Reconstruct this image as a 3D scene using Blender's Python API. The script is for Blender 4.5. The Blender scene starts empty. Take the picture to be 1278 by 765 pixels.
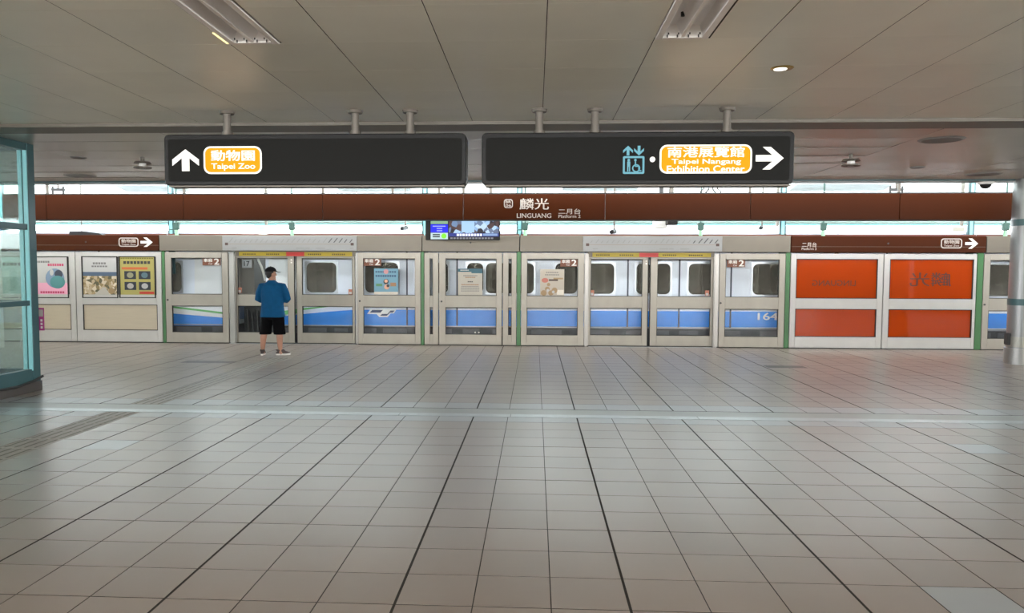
import bpy, bmesh, math, random
from mathutils import Vector, Matrix
random.seed(7)
scene = bpy.context.scene
col = scene.collection
D = bpy.data

# ------------------------------------------------------------------ camera (fitted to the tile and panel grid)
F, CX, CY = 965.6, 617.4, 395.7
YAW, PITCH, ROLL, H = .0523, .0604, .0037, 1.71
_r = Vector((math.cos(YAW), math.sin(YAW), 0)); _f = Vector((-math.sin(YAW), math.cos(YAW), 0)); _u = Vector((0, 0, 1))
_fw = _f * math.cos(PITCH) - _u * math.sin(PITCH)
_up = _u * math.cos(PITCH) + _f * math.sin(PITCH)
AR = _r * math.cos(ROLL) + _up * math.sin(ROLL)
AU = _up * math.cos(ROLL) - _r * math.sin(ROLL)
cam_d = D.cameras.new('camera'); cam = D.objects.new('camera', cam_d); col.objects.link(cam)
cam_d.sensor_fit = 'HORIZONTAL'; cam_d.sensor_width = 36; cam_d.lens = 36 * F / 1278
cam_d.shift_x = (639 - CX) / 1278; cam_d.shift_y = (CY - 382.5) / 1278
cam_d.clip_start = .05; cam_d.clip_end = 400
M4 = Matrix((AR, AU, -_fw)).transposed().to_4x4(); M4.translation = (0, 0, H)
cam.matrix_world = M4
scene.camera = cam

# ------------------------------------------------------------------ light and exposure
scene.view_settings.view_transform = 'Standard'; scene.view_settings.look = 'None'
scene.view_settings.gamma = 1; scene.view_settings.use_curve_mapping = False
scene.view_settings.exposure = 0.58
world = D.worlds.new('world'); scene.world = world; world.use_nodes = True
bg = world.node_tree.nodes['Background']
bg.inputs[0].default_value = (.97, .985, 1.0, 1); bg.inputs[1].default_value = 10.0     # bright overcast sky
ld = D.lights.new('added_fill_light', 'AREA'); ld.shape = 'RECTANGLE'; ld.size = 30; ld.size_y = .8; ld.energy = 1350; ld.color = (1, .985, .95)
fill_lamp = D.objects.new('added_fill_light', ld); col.objects.link(fill_lamp)      # unseen area light added behind the camera to brighten gates and floor
fill_lamp.location = (0, -6.9, 2.95); fill_lamp.rotation_euler = (math.radians(90), 0, 0)
scene.cycles.max_bounces = 10; scene.cycles.diffuse_bounces = 5; scene.cycles.glossy_bounces = 4
scene.cycles.transmission_bounces = 8; scene.cycles.transparent_max_bounces = 24
scene.cycles.caustics_reflective = False; scene.cycles.caustics_refractive = False
scene.cycles.use_denoising = True; scene.cycles.sample_clamp_indirect = 10; scene.cycles.use_adaptive_sampling = False

# ------------------------------------------------------------------ helpers
def at(u, v, Y):
    d = _fw + AR * ((u - CX) / F) - AU * ((v - CY) / F)
    t = Y / d.y
    return d.x * t, H + d.z * t
def AX(u, Y, v=370): return at(u, v, Y)[0]
def AZ(v, Y, u=640): return at(u, v, Y)[1]

def lin(c):
    c = c / 255
    return c / 12.92 if c <= .04045 else ((c + .055) / 1.055) ** 2.4
def rgb(r, g, b): return (lin(r), lin(g), lin(b), 1)

MATS = {}
def mat(name, c, rough=.5, metal=0, emit=0, spec=.5, noise=0, nscale=6, stretch=(1, 1, 1), bump=0):
    if name in MATS: return MATS[name]
    m = D.materials.new(name); m.use_nodes = True; nt = m.node_tree; b = nt.nodes['Principled BSDF']
    b.inputs['Base Color'].default_value = rgb(*c); b.inputs['Roughness'].default_value = rough
    b.inputs['Metallic'].default_value = metal; b.inputs['Specular IOR Level'].default_value = spec
    if emit:
        b.inputs['Base Color'].default_value = tuple(x * .1 for x in rgb(*c)[:3]) + (1,)
        b.inputs['Emission Color'].default_value = rgb(*c); b.inputs['Emission Strength'].default_value = emit
    if noise or bump:
        tc = nt.nodes.new('ShaderNodeNewGeometry'); mp = nt.nodes.new('ShaderNodeMapping'); n = nt.nodes.new('ShaderNodeTexNoise')
        mp.inputs['Scale'].default_value = stretch; n.inputs['Scale'].default_value = nscale; n.inputs['Detail'].default_value = 5
        nt.links.new(tc.outputs['Position'], mp.inputs['Vector']); nt.links.new(mp.outputs[0], n.inputs['Vector'])
        if noise:
            r = nt.nodes.new('ShaderNodeMapRange'); r.inputs['From Min'].default_value = .3; r.inputs['From Max'].default_value = .7
            r.inputs['To Min'].default_value = 1 - noise; r.inputs['To Max'].default_value = 1 + noise * .6
            h = nt.nodes.new('ShaderNodeHueSaturation'); h.inputs['Color'].default_value = rgb(*c)
            nt.links.new(n.outputs['Fac'], r.inputs['Value']); nt.links.new(r.outputs[0], h.inputs['Value'])
            nt.links.new(h.outputs[0], b.inputs['Base Color'])
        if bump:
            bp = nt.nodes.new('ShaderNodeBump'); bp.inputs['Strength'].default_value = bump; bp.inputs['Distance'].default_value = .01
            nt.links.new(n.outputs['Fac'], bp.inputs['Height']); nt.links.new(bp.outputs[0], b.inputs['Normal'])
    MATS[name] = m
    return m

def glass_mat(name, tint=(1, 1, 1), refl=.08, rough=.02, opaque=0, oc=(.5, .5, .5)):
    if name in MATS: return MATS[name]
    m = D.materials.new(name); m.use_nodes = True; nt = m.node_tree; nt.nodes.clear(); N = nt.nodes.new; L = nt.links.new
    o = N('ShaderNodeOutputMaterial'); t = N('ShaderNodeBsdfTransparent'); t.inputs[0].default_value = (*tint, 1)
    g = N('ShaderNodeBsdfGlossy'); g.inputs['Roughness'].default_value = rough
    lw = N('ShaderNodeLayerWeight'); lw.inputs[0].default_value = .5            # Schlick reflectance of a thin pane
    pw_ = N('ShaderNodeMath'); pw_.operation = 'POWER'; pw_.inputs[1].default_value = 5; L(lw.outputs['Facing'], pw_.inputs[0])
    ma = N('ShaderNodeMath'); ma.operation = 'MULTIPLY_ADD'; ma.inputs[1].default_value = .9; ma.inputs[2].default_value = refl; ma.use_clamp = True
    L(pw_.outputs[0], ma.inputs[0])
    mx = N('ShaderNodeMixShader'); L(ma.outputs[0], mx.inputs[0])
    if opaque:
        d = N('ShaderNodeBsdfDiffuse'); d.inputs[0].default_value = (*oc, 1)
        m2 = N('ShaderNodeMixShader'); m2.inputs[0].default_value = opaque
        L(t.outputs[0], m2.inputs[1]); L(d.outputs[0], m2.inputs[2]); L(m2.outputs[0], mx.inputs[1])
    else: L(t.outputs[0], mx.inputs[1])
    L(g.outputs[0], mx.inputs[2]); L(mx.outputs[0], o.inputs[0])
    MATS[name] = m
    return m

def cell_mat(name, c, var, cell, off, rough, spec=.5, noise=.06, bump=0, rvar=.08):
    """tiles and panels: every cell of the grid has its own slight tone; wear by noise"""
    m = D.materials.new(name); m.use_nodes = True; nt = m.node_tree; b = nt.nodes['Principled BSDF']; N = nt.nodes.new; L = nt.links.new
    g = N('ShaderNodeNewGeometry'); s = N('ShaderNodeVectorMath'); s.operation = 'SUBTRACT'; s.inputs[1].default_value = off
    dv = N('ShaderNodeVectorMath'); dv.operation = 'DIVIDE'; dv.inputs[1].default_value = cell
    fl = N('ShaderNodeVectorMath'); fl.operation = 'FLOOR'; w = N('ShaderNodeTexWhiteNoise')
    L(g.outputs['Position'], s.inputs[0]); L(s.outputs[0], dv.inputs[0]); L(dv.outputs[0], fl.inputs[0]); L(fl.outputs[0], w.inputs['Vector'])
    n = N('ShaderNodeTexNoise'); n.inputs['Scale'].default_value = 1.3; n.inputs['Detail'].default_value = 6; L(g.outputs['Position'], n.inputs['Vector'])
    r1 = N('ShaderNodeMapRange'); r1.inputs['To Min'].default_value = 1 - var; r1.inputs['To Max'].default_value = 1 + var; L(w.outputs['Value'], r1.inputs['Value'])
    r2 = N('ShaderNodeMapRange'); r2.inputs['To Min'].default_value = 1 - noise; r2.inputs['To Max'].default_value = 1 + noise
    r2.inputs['From Min'].default_value = .3; r2.inputs['From Max'].default_value = .7; L(n.outputs['Fac'], r2.inputs['Value'])
    mu = N('ShaderNodeMath'); mu.operation = 'MULTIPLY'; L(r1.outputs[0], mu.inputs[0]); L(r2.outputs[0], mu.inputs[1])
    h = N('ShaderNodeHueSaturation'); h.inputs['Color'].default_value = rgb(*c); L(mu.outputs[0], h.inputs['Value']); L(h.outputs[0], b.inputs['Base Color'])
    r3 = N('ShaderNodeMapRange'); r3.inputs['To Min'].default_value = rough - rvar; r3.inputs['To Max'].default_value = rough + rvar; L(n.outputs['Fac'], r3.inputs['Value'])
    L(r3.outputs[0], b.inputs['Roughness']); b.inputs['Specular IOR Level'].default_value = spec
    if bump:
        n2 = N('ShaderNodeTexNoise'); n2.inputs['Scale'].default_value = 2.2; n2.inputs['Detail'].default_value = 2; L(g.outputs['Position'], n2.inputs['Vector'])
        bp = N('ShaderNodeBump'); bp.inputs['Strength'].default_value = bump; bp.inputs['Distance'].default_value = .02
        L(n2.outputs['Fac'], bp.inputs['Height']); L(bp.outputs[0], b.inputs['Normal'])
    return m

WL = {}
def wl(o): return WL.get(o.name, Vector((0, 0, 0))) if o else Vector((0, 0, 0))
def props(o, label=None, cat=None, group=None, kind=None):
    if label: o['label'] = label
    if cat: o['category'] = cat
    if group: o['group'] = group
    if kind: o['kind'] = kind
def thing(name, label, cat, loc, group=None, kind=None):
    o = D.objects.new(name, None); col.objects.link(o); o.empty_display_size = .1
    o.location = loc; WL[o.name] = Vector(loc); props(o, label, cat, group, kind)
    return o
def link_mesh(me, name, m, parent, loc):
    o = D.objects.new(name, me); col.objects.link(o)
    if m and not me.materials: me.materials.append(m)
    if parent: o.parent = parent
    o.location = Vector(loc) - wl(parent); WL[o.name] = Vector(loc)
    return o

def rrect(x0, x1, z0, z1, r, n=5):
    pts = []
    for cx, cz, a0 in ((x1 - r, z1 - r, 0), (x0 + r, z1 - r, 90), (x0 + r, z0 + r, 180), (x1 - r, z0 + r, 270)):
        for k in range(n + 1):
            a = math.radians(a0 + 90 * k / n); pts.append((cx + r * math.cos(a), cz + r * math.sin(a)))
    return pts
def circle(cx, cz, r, n=20): return [(cx + r * math.cos(2 * math.pi * k / n), cz + r * math.sin(2 * math.pi * k / n)) for k in range(n)]

class MB:
    def __init__(s): s.v = []; s.f = []
    def add(s, vs, fs):
        b = len(s.v); s.v += [tuple(p) for p in vs]; s.f += [[b + i for i in f] for f in fs]; return s
    def box(s, x0, x1, y0, y1, z0, z1):
        x0, x1 = min(x0, x1), max(x0, x1); y0, y1 = min(y0, y1), max(y0, y1); z0, z1 = min(z0, z1), max(z0, z1)
        return s.add([(x0, y0, z0), (x1, y0, z0), (x1, y1, z0), (x0, y1, z0), (x0, y0, z1), (x1, y0, z1), (x1, y1, z1), (x0, y1, z1)],
                     [(0, 3, 2, 1), (4, 5, 6, 7), (0, 1, 5, 4), (1, 2, 6, 5), (2, 3, 7, 6), (3, 0, 4, 7)])
    def prism(s, poly, y0, y1):                     # polygon in x,z (counter-clockwise), front face at y0
        n = len(poly); v = [(x, y0, z) for x, z in poly] + [(x, y1, z) for x, z in poly]
        return s.add(v, [list(range(n)), list(range(2 * n - 1, n - 1, -1))] + [(i + n, (i + 1) % n + n, (i + 1) % n, i) for i in range(n)])
    def ring(s, outer, inner, y0, y1):
        n = len(outer); v = [(x, y0, z) for x, z in outer] + [(x, y0, z) for x, z in inner] + [(x, y1, z) for x, z in outer] + [(x, y1, z) for x, z in inner]
        f = []
        for i in range(n):
            j = (i + 1) % n
            f += [(i, j, n + j, n + i), (2 * n + i, 3 * n + i, 3 * n + j, 2 * n + j), (i, 2 * n + i, 2 * n + j, j), (n + i, n + j, 3 * n + j, 3 * n + i)]
        return s.add(v, f)
    def tube(s, path, radii, n=10, caps=True):
        path = [Vector(p) for p in path]
        if not isinstance(radii, (list, tuple)): radii = [radii] * len(path)
        rings = []; up = None
        for i, p in enumerate(path):
            t = (path[min(i + 1, len(path) - 1)] - path[max(i - 1, 0)]).normalized()
            if up is None: up = t.orthogonal().normalized()
            else:
                up = up - t * up.dot(t); up = up.normalized() if up.length > 1e-6 else t.orthogonal().normalized()
            b = t.cross(up); r = radii[i]; ra, rb = r if isinstance(r, tuple) else (r, r)
            rings.append([p + up * (ra * math.cos(2 * math.pi * k / n)) + b * (rb * math.sin(2 * math.pi * k / n)) for k in range(n)])
        return s.loft(rings, caps)
    def loft(s, rings, caps=True):
        n = len(rings[0]); v = [p for r in rings for p in r]; f = []
        for i in range(len(rings) - 1):
            for k in range(n):
                j = (k + 1) % n; f.append((i * n + k, i * n + j, (i + 1) * n + j, (i + 1) * n + k))
        if caps: f += [list(range(n - 1, -1, -1)), [(len(rings) - 1) * n + k for k in range(n)]]
        return s.add(v, f)
    def ell(s, c, r, n=14, m=9, rot=None):
        c = Vector(c); rings = []
        for i in range(m + 1):
            a = math.pi * (i + .02) / (m + .04) - math.pi / 2; ring = []
            for k in range(n):
                b = 2 * math.pi * k / n
                p = Vector((r[0] * math.cos(a) * math.cos(b), r[1] * math.cos(a) * math.sin(b), r[2] * math.sin(a)))
                ring.append(c + (rot @ p if rot else p))
            rings.append(ring)
        return s.loft(rings)
    def cyl(s, x, y, z0, z1, r, n=20, r1=None): return s.tube([(x, y, z0), (x, y, z1)], [r, r if r1 is None else r1], n)
    def mesh(s, name, off=Vector((0, 0, 0)), bevel=0, smooth=False, seg=2):
        me = D.meshes.new(name); me.from_pydata([tuple(Vector(p) - off) for p in s.v], [], s.f)
        bm = bmesh.new(); bm.from_mesh(me); bmesh.ops.recalc_face_normals(bm, faces=bm.faces)
        if bevel:
            es = [e for e in bm.edges if len(e.link_faces) == 2 and e.calc_face_angle(0) > .6]
            bmesh.ops.bevel(bm, geom=es, offset=bevel, segments=seg, affect='EDGES', clamp_overlap=True)
        if smooth:
            for f_ in bm.faces: f_.smooth = True
            for e in bm.edges:
                if len(e.link_faces) == 2 and e.calc_face_angle(0) > .7: e.smooth = False
        bm.to_mesh(me); bm.free(); me.update()
        return me
    def build(s, name, m, parent=None, label=None, cat=None, group=None, kind=None, bevel=0, smooth=False, seg=2):
        lo = [min(p[i] for p in s.v) for i in range(3)]; hi = [max(p[i] for p in s.v) for i in range(3)]
        off = Vector(((lo[0] + hi[0]) / 2, (lo[1] + hi[1]) / 2, lo[2]))
        o = link_mesh(s.mesh(name, off, bevel, smooth, seg), name, m, parent, off)
        props(o, label, cat, group, kind)
        return o

def remesh(o, voxel, smooth=6):
    md = o.modifiers.new('r', 'REMESH'); md.mode = 'VOXEL'; md.voxel_size = voxel; md.use_smooth_shade = True
    if smooth:
        sm = o.modifiers.new('s', 'SMOOTH'); sm.iterations = smooth; sm.factor = .5
    dg = bpy.context.evaluated_depsgraph_get(); dg.update()
    me = D.meshes.new_from_object(o.evaluated_get(dg)); o.modifiers.clear()
    mt = o.data.materials[0]; o.data = me
    me.materials.clear(); me.materials.append(mt)
    for p in me.polygons: p.use_smooth = True

def text(s, x0, x1, z0, z1, y, m, parent, bold=.0, mirror=False, name='lettering'):
    """flat lettering fitted to a rectangle; bold strokes are several copies of the outline set a hair apart"""
    c = D.curves.new('t', 'FONT'); c.body = s; c.size = 1; c.resolution_u = 3; c.align_x = 'LEFT'
    o = D.objects.new('t', c); col.objects.link(o)
    dg = bpy.context.evaluated_depsgraph_get(); dg.update()
    me = D.meshes.new_from_object(o.evaluated_get(dg)); D.objects.remove(o); D.curves.remove(c)
    if not me.vertices: return None
    sh = [(0, 0)] if bold <= 0 else [(0, 0), (bold, 0), (-bold, 0), (0, bold * .6), (0, -bold * .6)]
    V = []; Fc = []
    for k, (dx, dz) in enumerate(sh):
        b = len(V); V += [(v.co.x + dx, v.co.y + dz, k) for v in me.vertices]; Fc += [[b + i for i in p.vertices] for p in me.polygons]
    D.meshes.remove(me)
    a0, a1 = min(v[0] for v in V), max(v[0] for v in V); b0, b1 = min(v[1] for v in V), max(v[1] for v in V)
    off = Vector(((x0 + x1) / 2, y, z0)); W = []
    for vx, vz, k in V:
        u = (vx - a0) / max(1e-6, a1 - a0); w = (vz - b0) / max(1e-6, b1 - b0)
        if mirror: u = 1 - u
        W.append(Vector((x0 + (x1 - x0) * u, y - .0002 * k, z0 + (z1 - z0) * w)) - off)
    me = D.meshes.new(name); me.from_pydata([tuple(p) for p in W], [], Fc); me.update()
    return link_mesh(me, name, m, parent, off)

def arrow(cx, cz, w, h, d):
    P = [(0, .5), (-.5, .03), (-.5, -.25), (-.14, .1), (-.14, -.5), (.14, -.5), (.14, .1), (.5, -.25), (.5, .03)]
    if d == 'up': return [(cx + x * w, cz + z * h) for x, z in P]
    if d == 'down': return [(cx - x * w, cz - z * h) for x, z in P]
    return [(cx + z * w, cz - x * h) for x, z in P]

# ------------------------------------------------------------------ materials
tile_m = cell_mat('floor_tile', (138, 124, 114), .06, (.4, .4, 100), (.4916, .225, -50), .30, 1.0, .05, rvar=.02)
tile_pale = cell_mat('pale_tile', (152, 154, 156), .05, (.4, .4, 100), (.4916, .225, -50), .30, .8, .04, rvar=.02)
grout = mat('grout', (46, 42, 38), .8)
steel_strip = mat('steel_strip', (178, 184, 186), .32, .7, noise=.1, nscale=9)
tact_m = mat('tactile_stone', (156, 147, 137), .5, noise=.1, nscale=12)
tact_d = mat('tactile_rib', (92, 86, 79), .5)
ceil_m = cell_mat('ceiling_panel', (240, 240, 225), .03, (.8, .8, 100), (.0655, .284, -50), .36, .9, .04, rvar=.03)
ceil2_m = cell_mat('ceiling_sheet', (200, 199, 190), .06, (2.4, .8, 100), (.0655, .64, -50), .30, .8, .05, 0, .02)
slab_m = mat('slab', (70, 66, 60), .9)
beam_m = mat('joint_cover', (112, 106, 96), .5)
gate_m = mat('gate_metal', (164, 158, 146), .38, .15, noise=.06, nscale=5, stretch=(1, 1, .4))
gate_w = mat('gate_metal_white', (200, 198, 193), .4, .05, noise=.04, nscale=4)
header_m = mat('header_metal', (112, 105, 93), .4, .2, noise=.05, nscale=3)
pillar_m = mat('pillar_steel', (150, 147, 142), .3, .5)
gasket = mat('gasket', (38, 36, 34), .6)
black = mat('black', (14, 14, 14), .5)
darkgrey = mat('dark_grey', (52, 52, 52), .5)
cream = mat('cream_panel', (205, 192, 168), .5, noise=.04, nscale=8, stretch=(.3, 1, 3))
green_m = mat('green_paint', (62, 116, 66), .4)
teal_m = mat('teal_paint', (50, 86, 90), .35)
teal_l = mat('pale_and_lit_teal', (142, 208, 214), .3)  # pale trim colour, also painted as the lit face of the enclosure post
brown_m = mat('brown_panel', (64, 27, 5), .45, spec=.12, noise=.04, nscale=1.5)
white_m = mat('white_letter', (225, 222, 214), .5)
silver_l = mat('silver_letter', (190, 180, 170), .4)
board_m = mat('diagram_board', (138, 138, 136), .4)
line_m = mat('diagram_line', (132, 118, 108), .5)
ink = mat('ink', (60, 58, 58), .6)
ink_g = mat('grey_ink', (128, 126, 124), .6)
yellow = mat('warning_yellow', (186, 162, 26), .4)
red = mat('warning_red', (200, 45, 35), .4)
glass = glass_mat('gate_glass', (.98, .99, .99), .012)
orange_g = glass_mat('orange_pane', (1.0, .25, .06), .025, .04, .72, (.56, .07, .008))
train_w = mat('train_white', (236, 243, 255), .25, noise=.02, nscale=2)
train_w2 = mat('train_nose_white', (240, 243, 246), .25)
train_b = mat('train_blue', (62, 148, 246), .25, noise=.05, nscale=3)
train_g = mat('train_green', (110, 190, 110), .3)
train_d = mat('train_dark', (58, 60, 64), .6, noise=.25, nscale=5)
train_in = mat('train_interior', (176, 168, 156), .6)
win_g = glass_mat('train_glass', (.8, .79, .76), .03, .01, .55, (.22, .205, .175))
sign_k = mat('sign_black', (9, 9, 9), .4, spec=.2)
sign_f = mat('sign_face', (22, 22, 20), .5, spec=.1)
em_w = mat('lit_white', (255, 252, 240), .5, emit=.9)
em_o = mat('lit_orange', (255, 170, 8), .5, emit=.7, spec=.1)
em_c = mat('lit_cyan', (120, 205, 225), .5, emit=.42)
chrome = mat('chrome', (190, 188, 184), .2, .9)
pole_m = mat('pole_metal', (104, 98, 90), .45, .3)
skin = mat('skin', (172, 126, 104), .5, noise=.05, nscale=30)

# ================================================================== STRUCTURE
# ---- floor
YG = 17.44
XL, XR, YB = -17, 17, -7
floor = MB().box(-40, 40, YB - .3, YG + .2, -.5, 0).build('floor', grout, kind='structure', label='glossy beige tiled platform floor', )
OX, OY, T = .4916, 6.225, .4
def tile_mesh(w, d, name, c=.0008):
    h = .005
    m = MB(); a, b = w / 2, d / 2
    m.add([(-a, -b, 0), (a, -b, 0), (a, b, 0), (-a, b, 0), (-a, -b, h - c), (a, -b, h - c), (a, b, h - c), (-a, b, h - c),
           (-a + c, -b + c, h), (a - c, -b + c, h), (a - c, b - c, h), (-a + c, b - c, h)],
          [(8, 9, 10, 11)] + [(i, (i + 1) % 4, (i + 1) % 4 + 4, i + 4) for i in range(4)] + [(i + 4, (i + 1) % 4 + 4, (i + 1) % 4 + 8, i + 8) for i in range(4)])
    return m
g1, g2 = .003, .0075          # half joints: plain, and the dark movement joint every third tile
def dark_sides(me, n, a, b, m):       # the cut edges of tiles and panels show the joint colour
    me.materials.append(m); k = len(me.materials) - 1
    for p in me.polygons:
        if a <= p.index % n <= b: p.material_index = k
def cell(ix, iy, y0=None, y1=None):
    x0 = OX + T * ix + (g2 if ix % 3 == 0 else g1); x1 = OX + T * (ix + 1) - (g2 if (ix + 1) % 3 == 0 else g1)
    a = OY + T * iy + (g2 * .6 if iy % 3 == 0 else g1); b = OY + T * (iy + 1) - (g2 * .6 if (iy + 1) % 3 == 0 else g1)
    return x0, x1, a if y0 is None else y0, b if y1 is None else y1
def visible(X, Y):
    z = Y
    u = 668 + F * X / (z + .05)
    v = 337.5 + F * H / z
    return -40 < u < 1318 and v < 790
shared = {}
near = []; rest = MB(); pale_rest = MB(); tactile = []
PALE = {(round((-4.077 - OX) / T - .5), round((7.177 - OY) / T - .5)), (round((4.333 - OX) / T - .5), round((7.651 - OY) / T - .5)), (round((2.249 - OX) / T - .5), round((4.056 - OY) / T - .5))}
for iy in range(-33, 7):
    for ix in range(-44, 42):
        x0, x1, y0, y1 = cell(ix, iy)
        if iy == 6: y1 = 8.915
        if x0 < XL or x1 > XR: continue
        xm, ym = (x0 + x1) / 2, (y0 + y1) / 2
        near.append((0 if visible(xm, y0) else 1, ym, abs(xm), ix, iy, x0, x1, y0, y1))
near.sort()
count = 0
for vis, ym, _, ix, iy, x0, x1, y0, y1 in near:
    w, d = x1 - x0, y1 - y0
    pale = (ix, iy) in PALE or iy == 6
    if ix == -14:
        tactile.append((vis, x0, x1, y0, y1)); continue
    if vis == 0 and count < 285:
        key = (round(w, 4), round(d, 4), pale)
        if key not in shared:
            shared[key] = tile_mesh(w, d, 'tile').mesh('tile'); shared[key].materials.append(tile_pale if pale else tile_m); dark_sides(shared[key], 9, 1, 4, grout)
        o = D.objects.new('tile', shared[key]); col.objects.link(o); o.parent = floor
        o.location = Vector(((x0 + x1) / 2, ym, 0)) - wl(floor)
        if (ix, iy) in PALE: o['label'] = 'paler grey replacement tile'
        count += 1
    else:
        t = tile_mesh(w, d, 'tile')
        (pale_rest if pale else rest).add([(p[0] + (x0 + x1) / 2, p[1] + ym, p[2]) for p in t.v], t.f)
# far tiles beyond the expansion joint
FY = 9.45
for iy in range(0, 20):
    for ix in range(-44, 42):
        x0, x1, _, _ = cell(ix, 0)
        y0, y1 = FY + T * iy + g1, FY + T * (iy + 1) - g1
        if iy % 3 == 2: y1 -= g1
        if iy == 19: y1 = YG - .04
        if x0 < XL or x1 > XR: continue
        if ix == -14 and iy < 13:
            tactile.append((2, x0, x1, y0, y1)); continue
        t = tile_mesh(x1 - x0, y1 - y0, 'tile', .00005); tgt = pale_rest if iy == 0 else rest
        tgt.add([(p[0] + (x0 + x1) / 2, p[1] + (y0 + y1) / 2, p[2]) for p in t.v], t.f)
dark_sides(rest.build('tile_field', tile_m, floor, kind='stuff').data, 9, 1, 4, grout); dark_sides(pale_rest.build('pale_tile_row', tile_pale, floor, kind='stuff', label='pale grey tiles along the expansion joint').data, 9, 1, 4, grout)
tk = {}
for vis, x0, x1, y0, y1 in tactile:
    if vis == 1 and y1 < 4: continue
    key = (round(x1 - x0, 3), round(y1 - y0, 3))
    if key not in tk:
        w, d = x1 - x0, y1 - y0
        base = tile_mesh(w, d, 't').mesh('tactile_tile'); base.materials.append(tact_m)
        r = MB()
        for k in range(4):
            xc = -w / 2 + w * (k + .5) / 4
            r.box(xc - .010, xc + .010, -d / 2 + .02, d / 2 - .02, .003, .0065)
        rm = r.mesh('rib', bevel=.002, seg=1); rm.materials.append(tact_d)
        tk[key] = (base, rm)
    o = link_mesh(tk[key][0], 'tactile_tile', None, floor, ((x0 + x1) / 2, (y0 + y1) / 2, 0))
    q = link_mesh(tk[key][1], 'rib', None, o, ((x0 + x1) / 2, (y0 + y1) / 2, 0))
# expansion joint cover across the floor
for a, b in ((XL, -1.6), (-1.6, -.28), (-.28, 1.9), (1.9, 4.6), (4.6, XR)):
    MB().box(a + .002, b - .002, 8.925, 9.10, 0, .007).build('joint_plate', steel_strip, floor, bevel=.003, seg=1)
MB().box(XL, XR, 9.105, 9.44, 0, .0045).build('joint_band', mat('joint_band', (158, 160, 158), .4, .2, noise=.08, nscale=2), floor)
# drain slots
for x, y, w in ((-6.0, 13.89, .95), (4.48, 14.03, .7)):
    p = MB(); p.box(x - w / 2, x + w / 2, y - .16, y + .16, .003, .0055); p.build('access_cover', mat('cover_steel', (84, 80, 78), .4, .5), floor, label='dark metal access cover set in the tiles')

# ---- ceiling
CZ = 3.42
ceil = MB().box(-40, 40, YB - .3, 14.9, 3.58, 3.8).build('ceiling', slab_m, kind='structure')
PX, PY, P = .0655, 5.884, .8
pm = {}
FIX = {-3, 1}
def panel(x0, x1, y0, y1, m, nm='panel', hh=.022):
    w, d = round(x1 - x0, 4), round(y1 - y0, 4); key = (w, d, m.name)
    if key not in pm:
        a, b, c = w / 2, d / 2, .0015
        q = MB().add([(-a, -b, hh), (a, -b, hh), (a, b, hh), (-a, b, hh), (-a, -b, c), (a, -b, c), (a, b, c), (-a, b, c), (-a + c, -b + c, 0), (a - c, -b + c, 0), (a - c, b - c, 0), (-a + c, b - c, 0)],
                     [(11, 10, 9, 8), (0, 1, 2, 3)] + [(i, (i + 1) % 4, (i + 1) % 4 + 4, i + 4) for i in range(4)] + [(i + 4, (i + 1) % 4 + 4, (i + 1) % 4 + 8, i + 8) for i in range(4)])
        pm[key] = q.mesh(nm); pm[key].materials.append(m); dark_sides(pm[key], 10, 2, 5, slab_m)
    return link_mesh(pm[key], nm, None, ceil, ((x0 + x1) / 2, (y0 + y1) / 2, CZ))
far_stuff = MB()
for iy in range(-16, 4):
    for ix in range(-21, 21):
        x0, x1 = PX + P * ix + .003, PX + P * (ix + 1) - .003
        y0, y1 = PY + P * iy + .0012, PY + P * (iy + 1) - .0012
        if iy == 3: y1 = 8.985
        ym = (y0 + y1) / 2
        lamp_here = ix in FIX and iy in (-1, -2)
        if lamp_here: x0 = PX + P * ix + .405
        if iy >= -3 and -.75 * (y1 + .8) < (x0 + x1) / 2 < .72 * (y1 + .8):
            panel(x0, x1, y0, y1, ceil_m)
        else: far_stuff.box(x0, x1, y0, y1, CZ, CZ + .02)
for iy in range(0, 7):
    for ix in range(-7, 7):
        x0, x1 = PX + 2.4 * ix + .004, PX + 2.4 * (ix + 1) - .004
        y0, y1 = 9.445 + P * iy + .004, 9.445 + P * (iy + 1) - .004
        if iy == 6: y1 = 14.84
        if y1 - y0 < .05: continue
        o = panel(x0, x1, y0, y1, ceil2_m, 'sheet_panel'); o.rotation_euler.x = random.uniform(-.008, .008)   # slightly sagging sheets
far_stuff.build('panel_field', ceil_m, ceil, kind='stuff')
MB().box(XL, XR, 8.99, 9.44, 3.385, 3.45).build('trim_1', beam_m, kind='structure', bevel=.01)
MB().box(-40, 40, 14.86, 15.28, 3.395, 3.8).build('trim_2', teal_m, kind='structure', bevel=.01)

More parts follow.
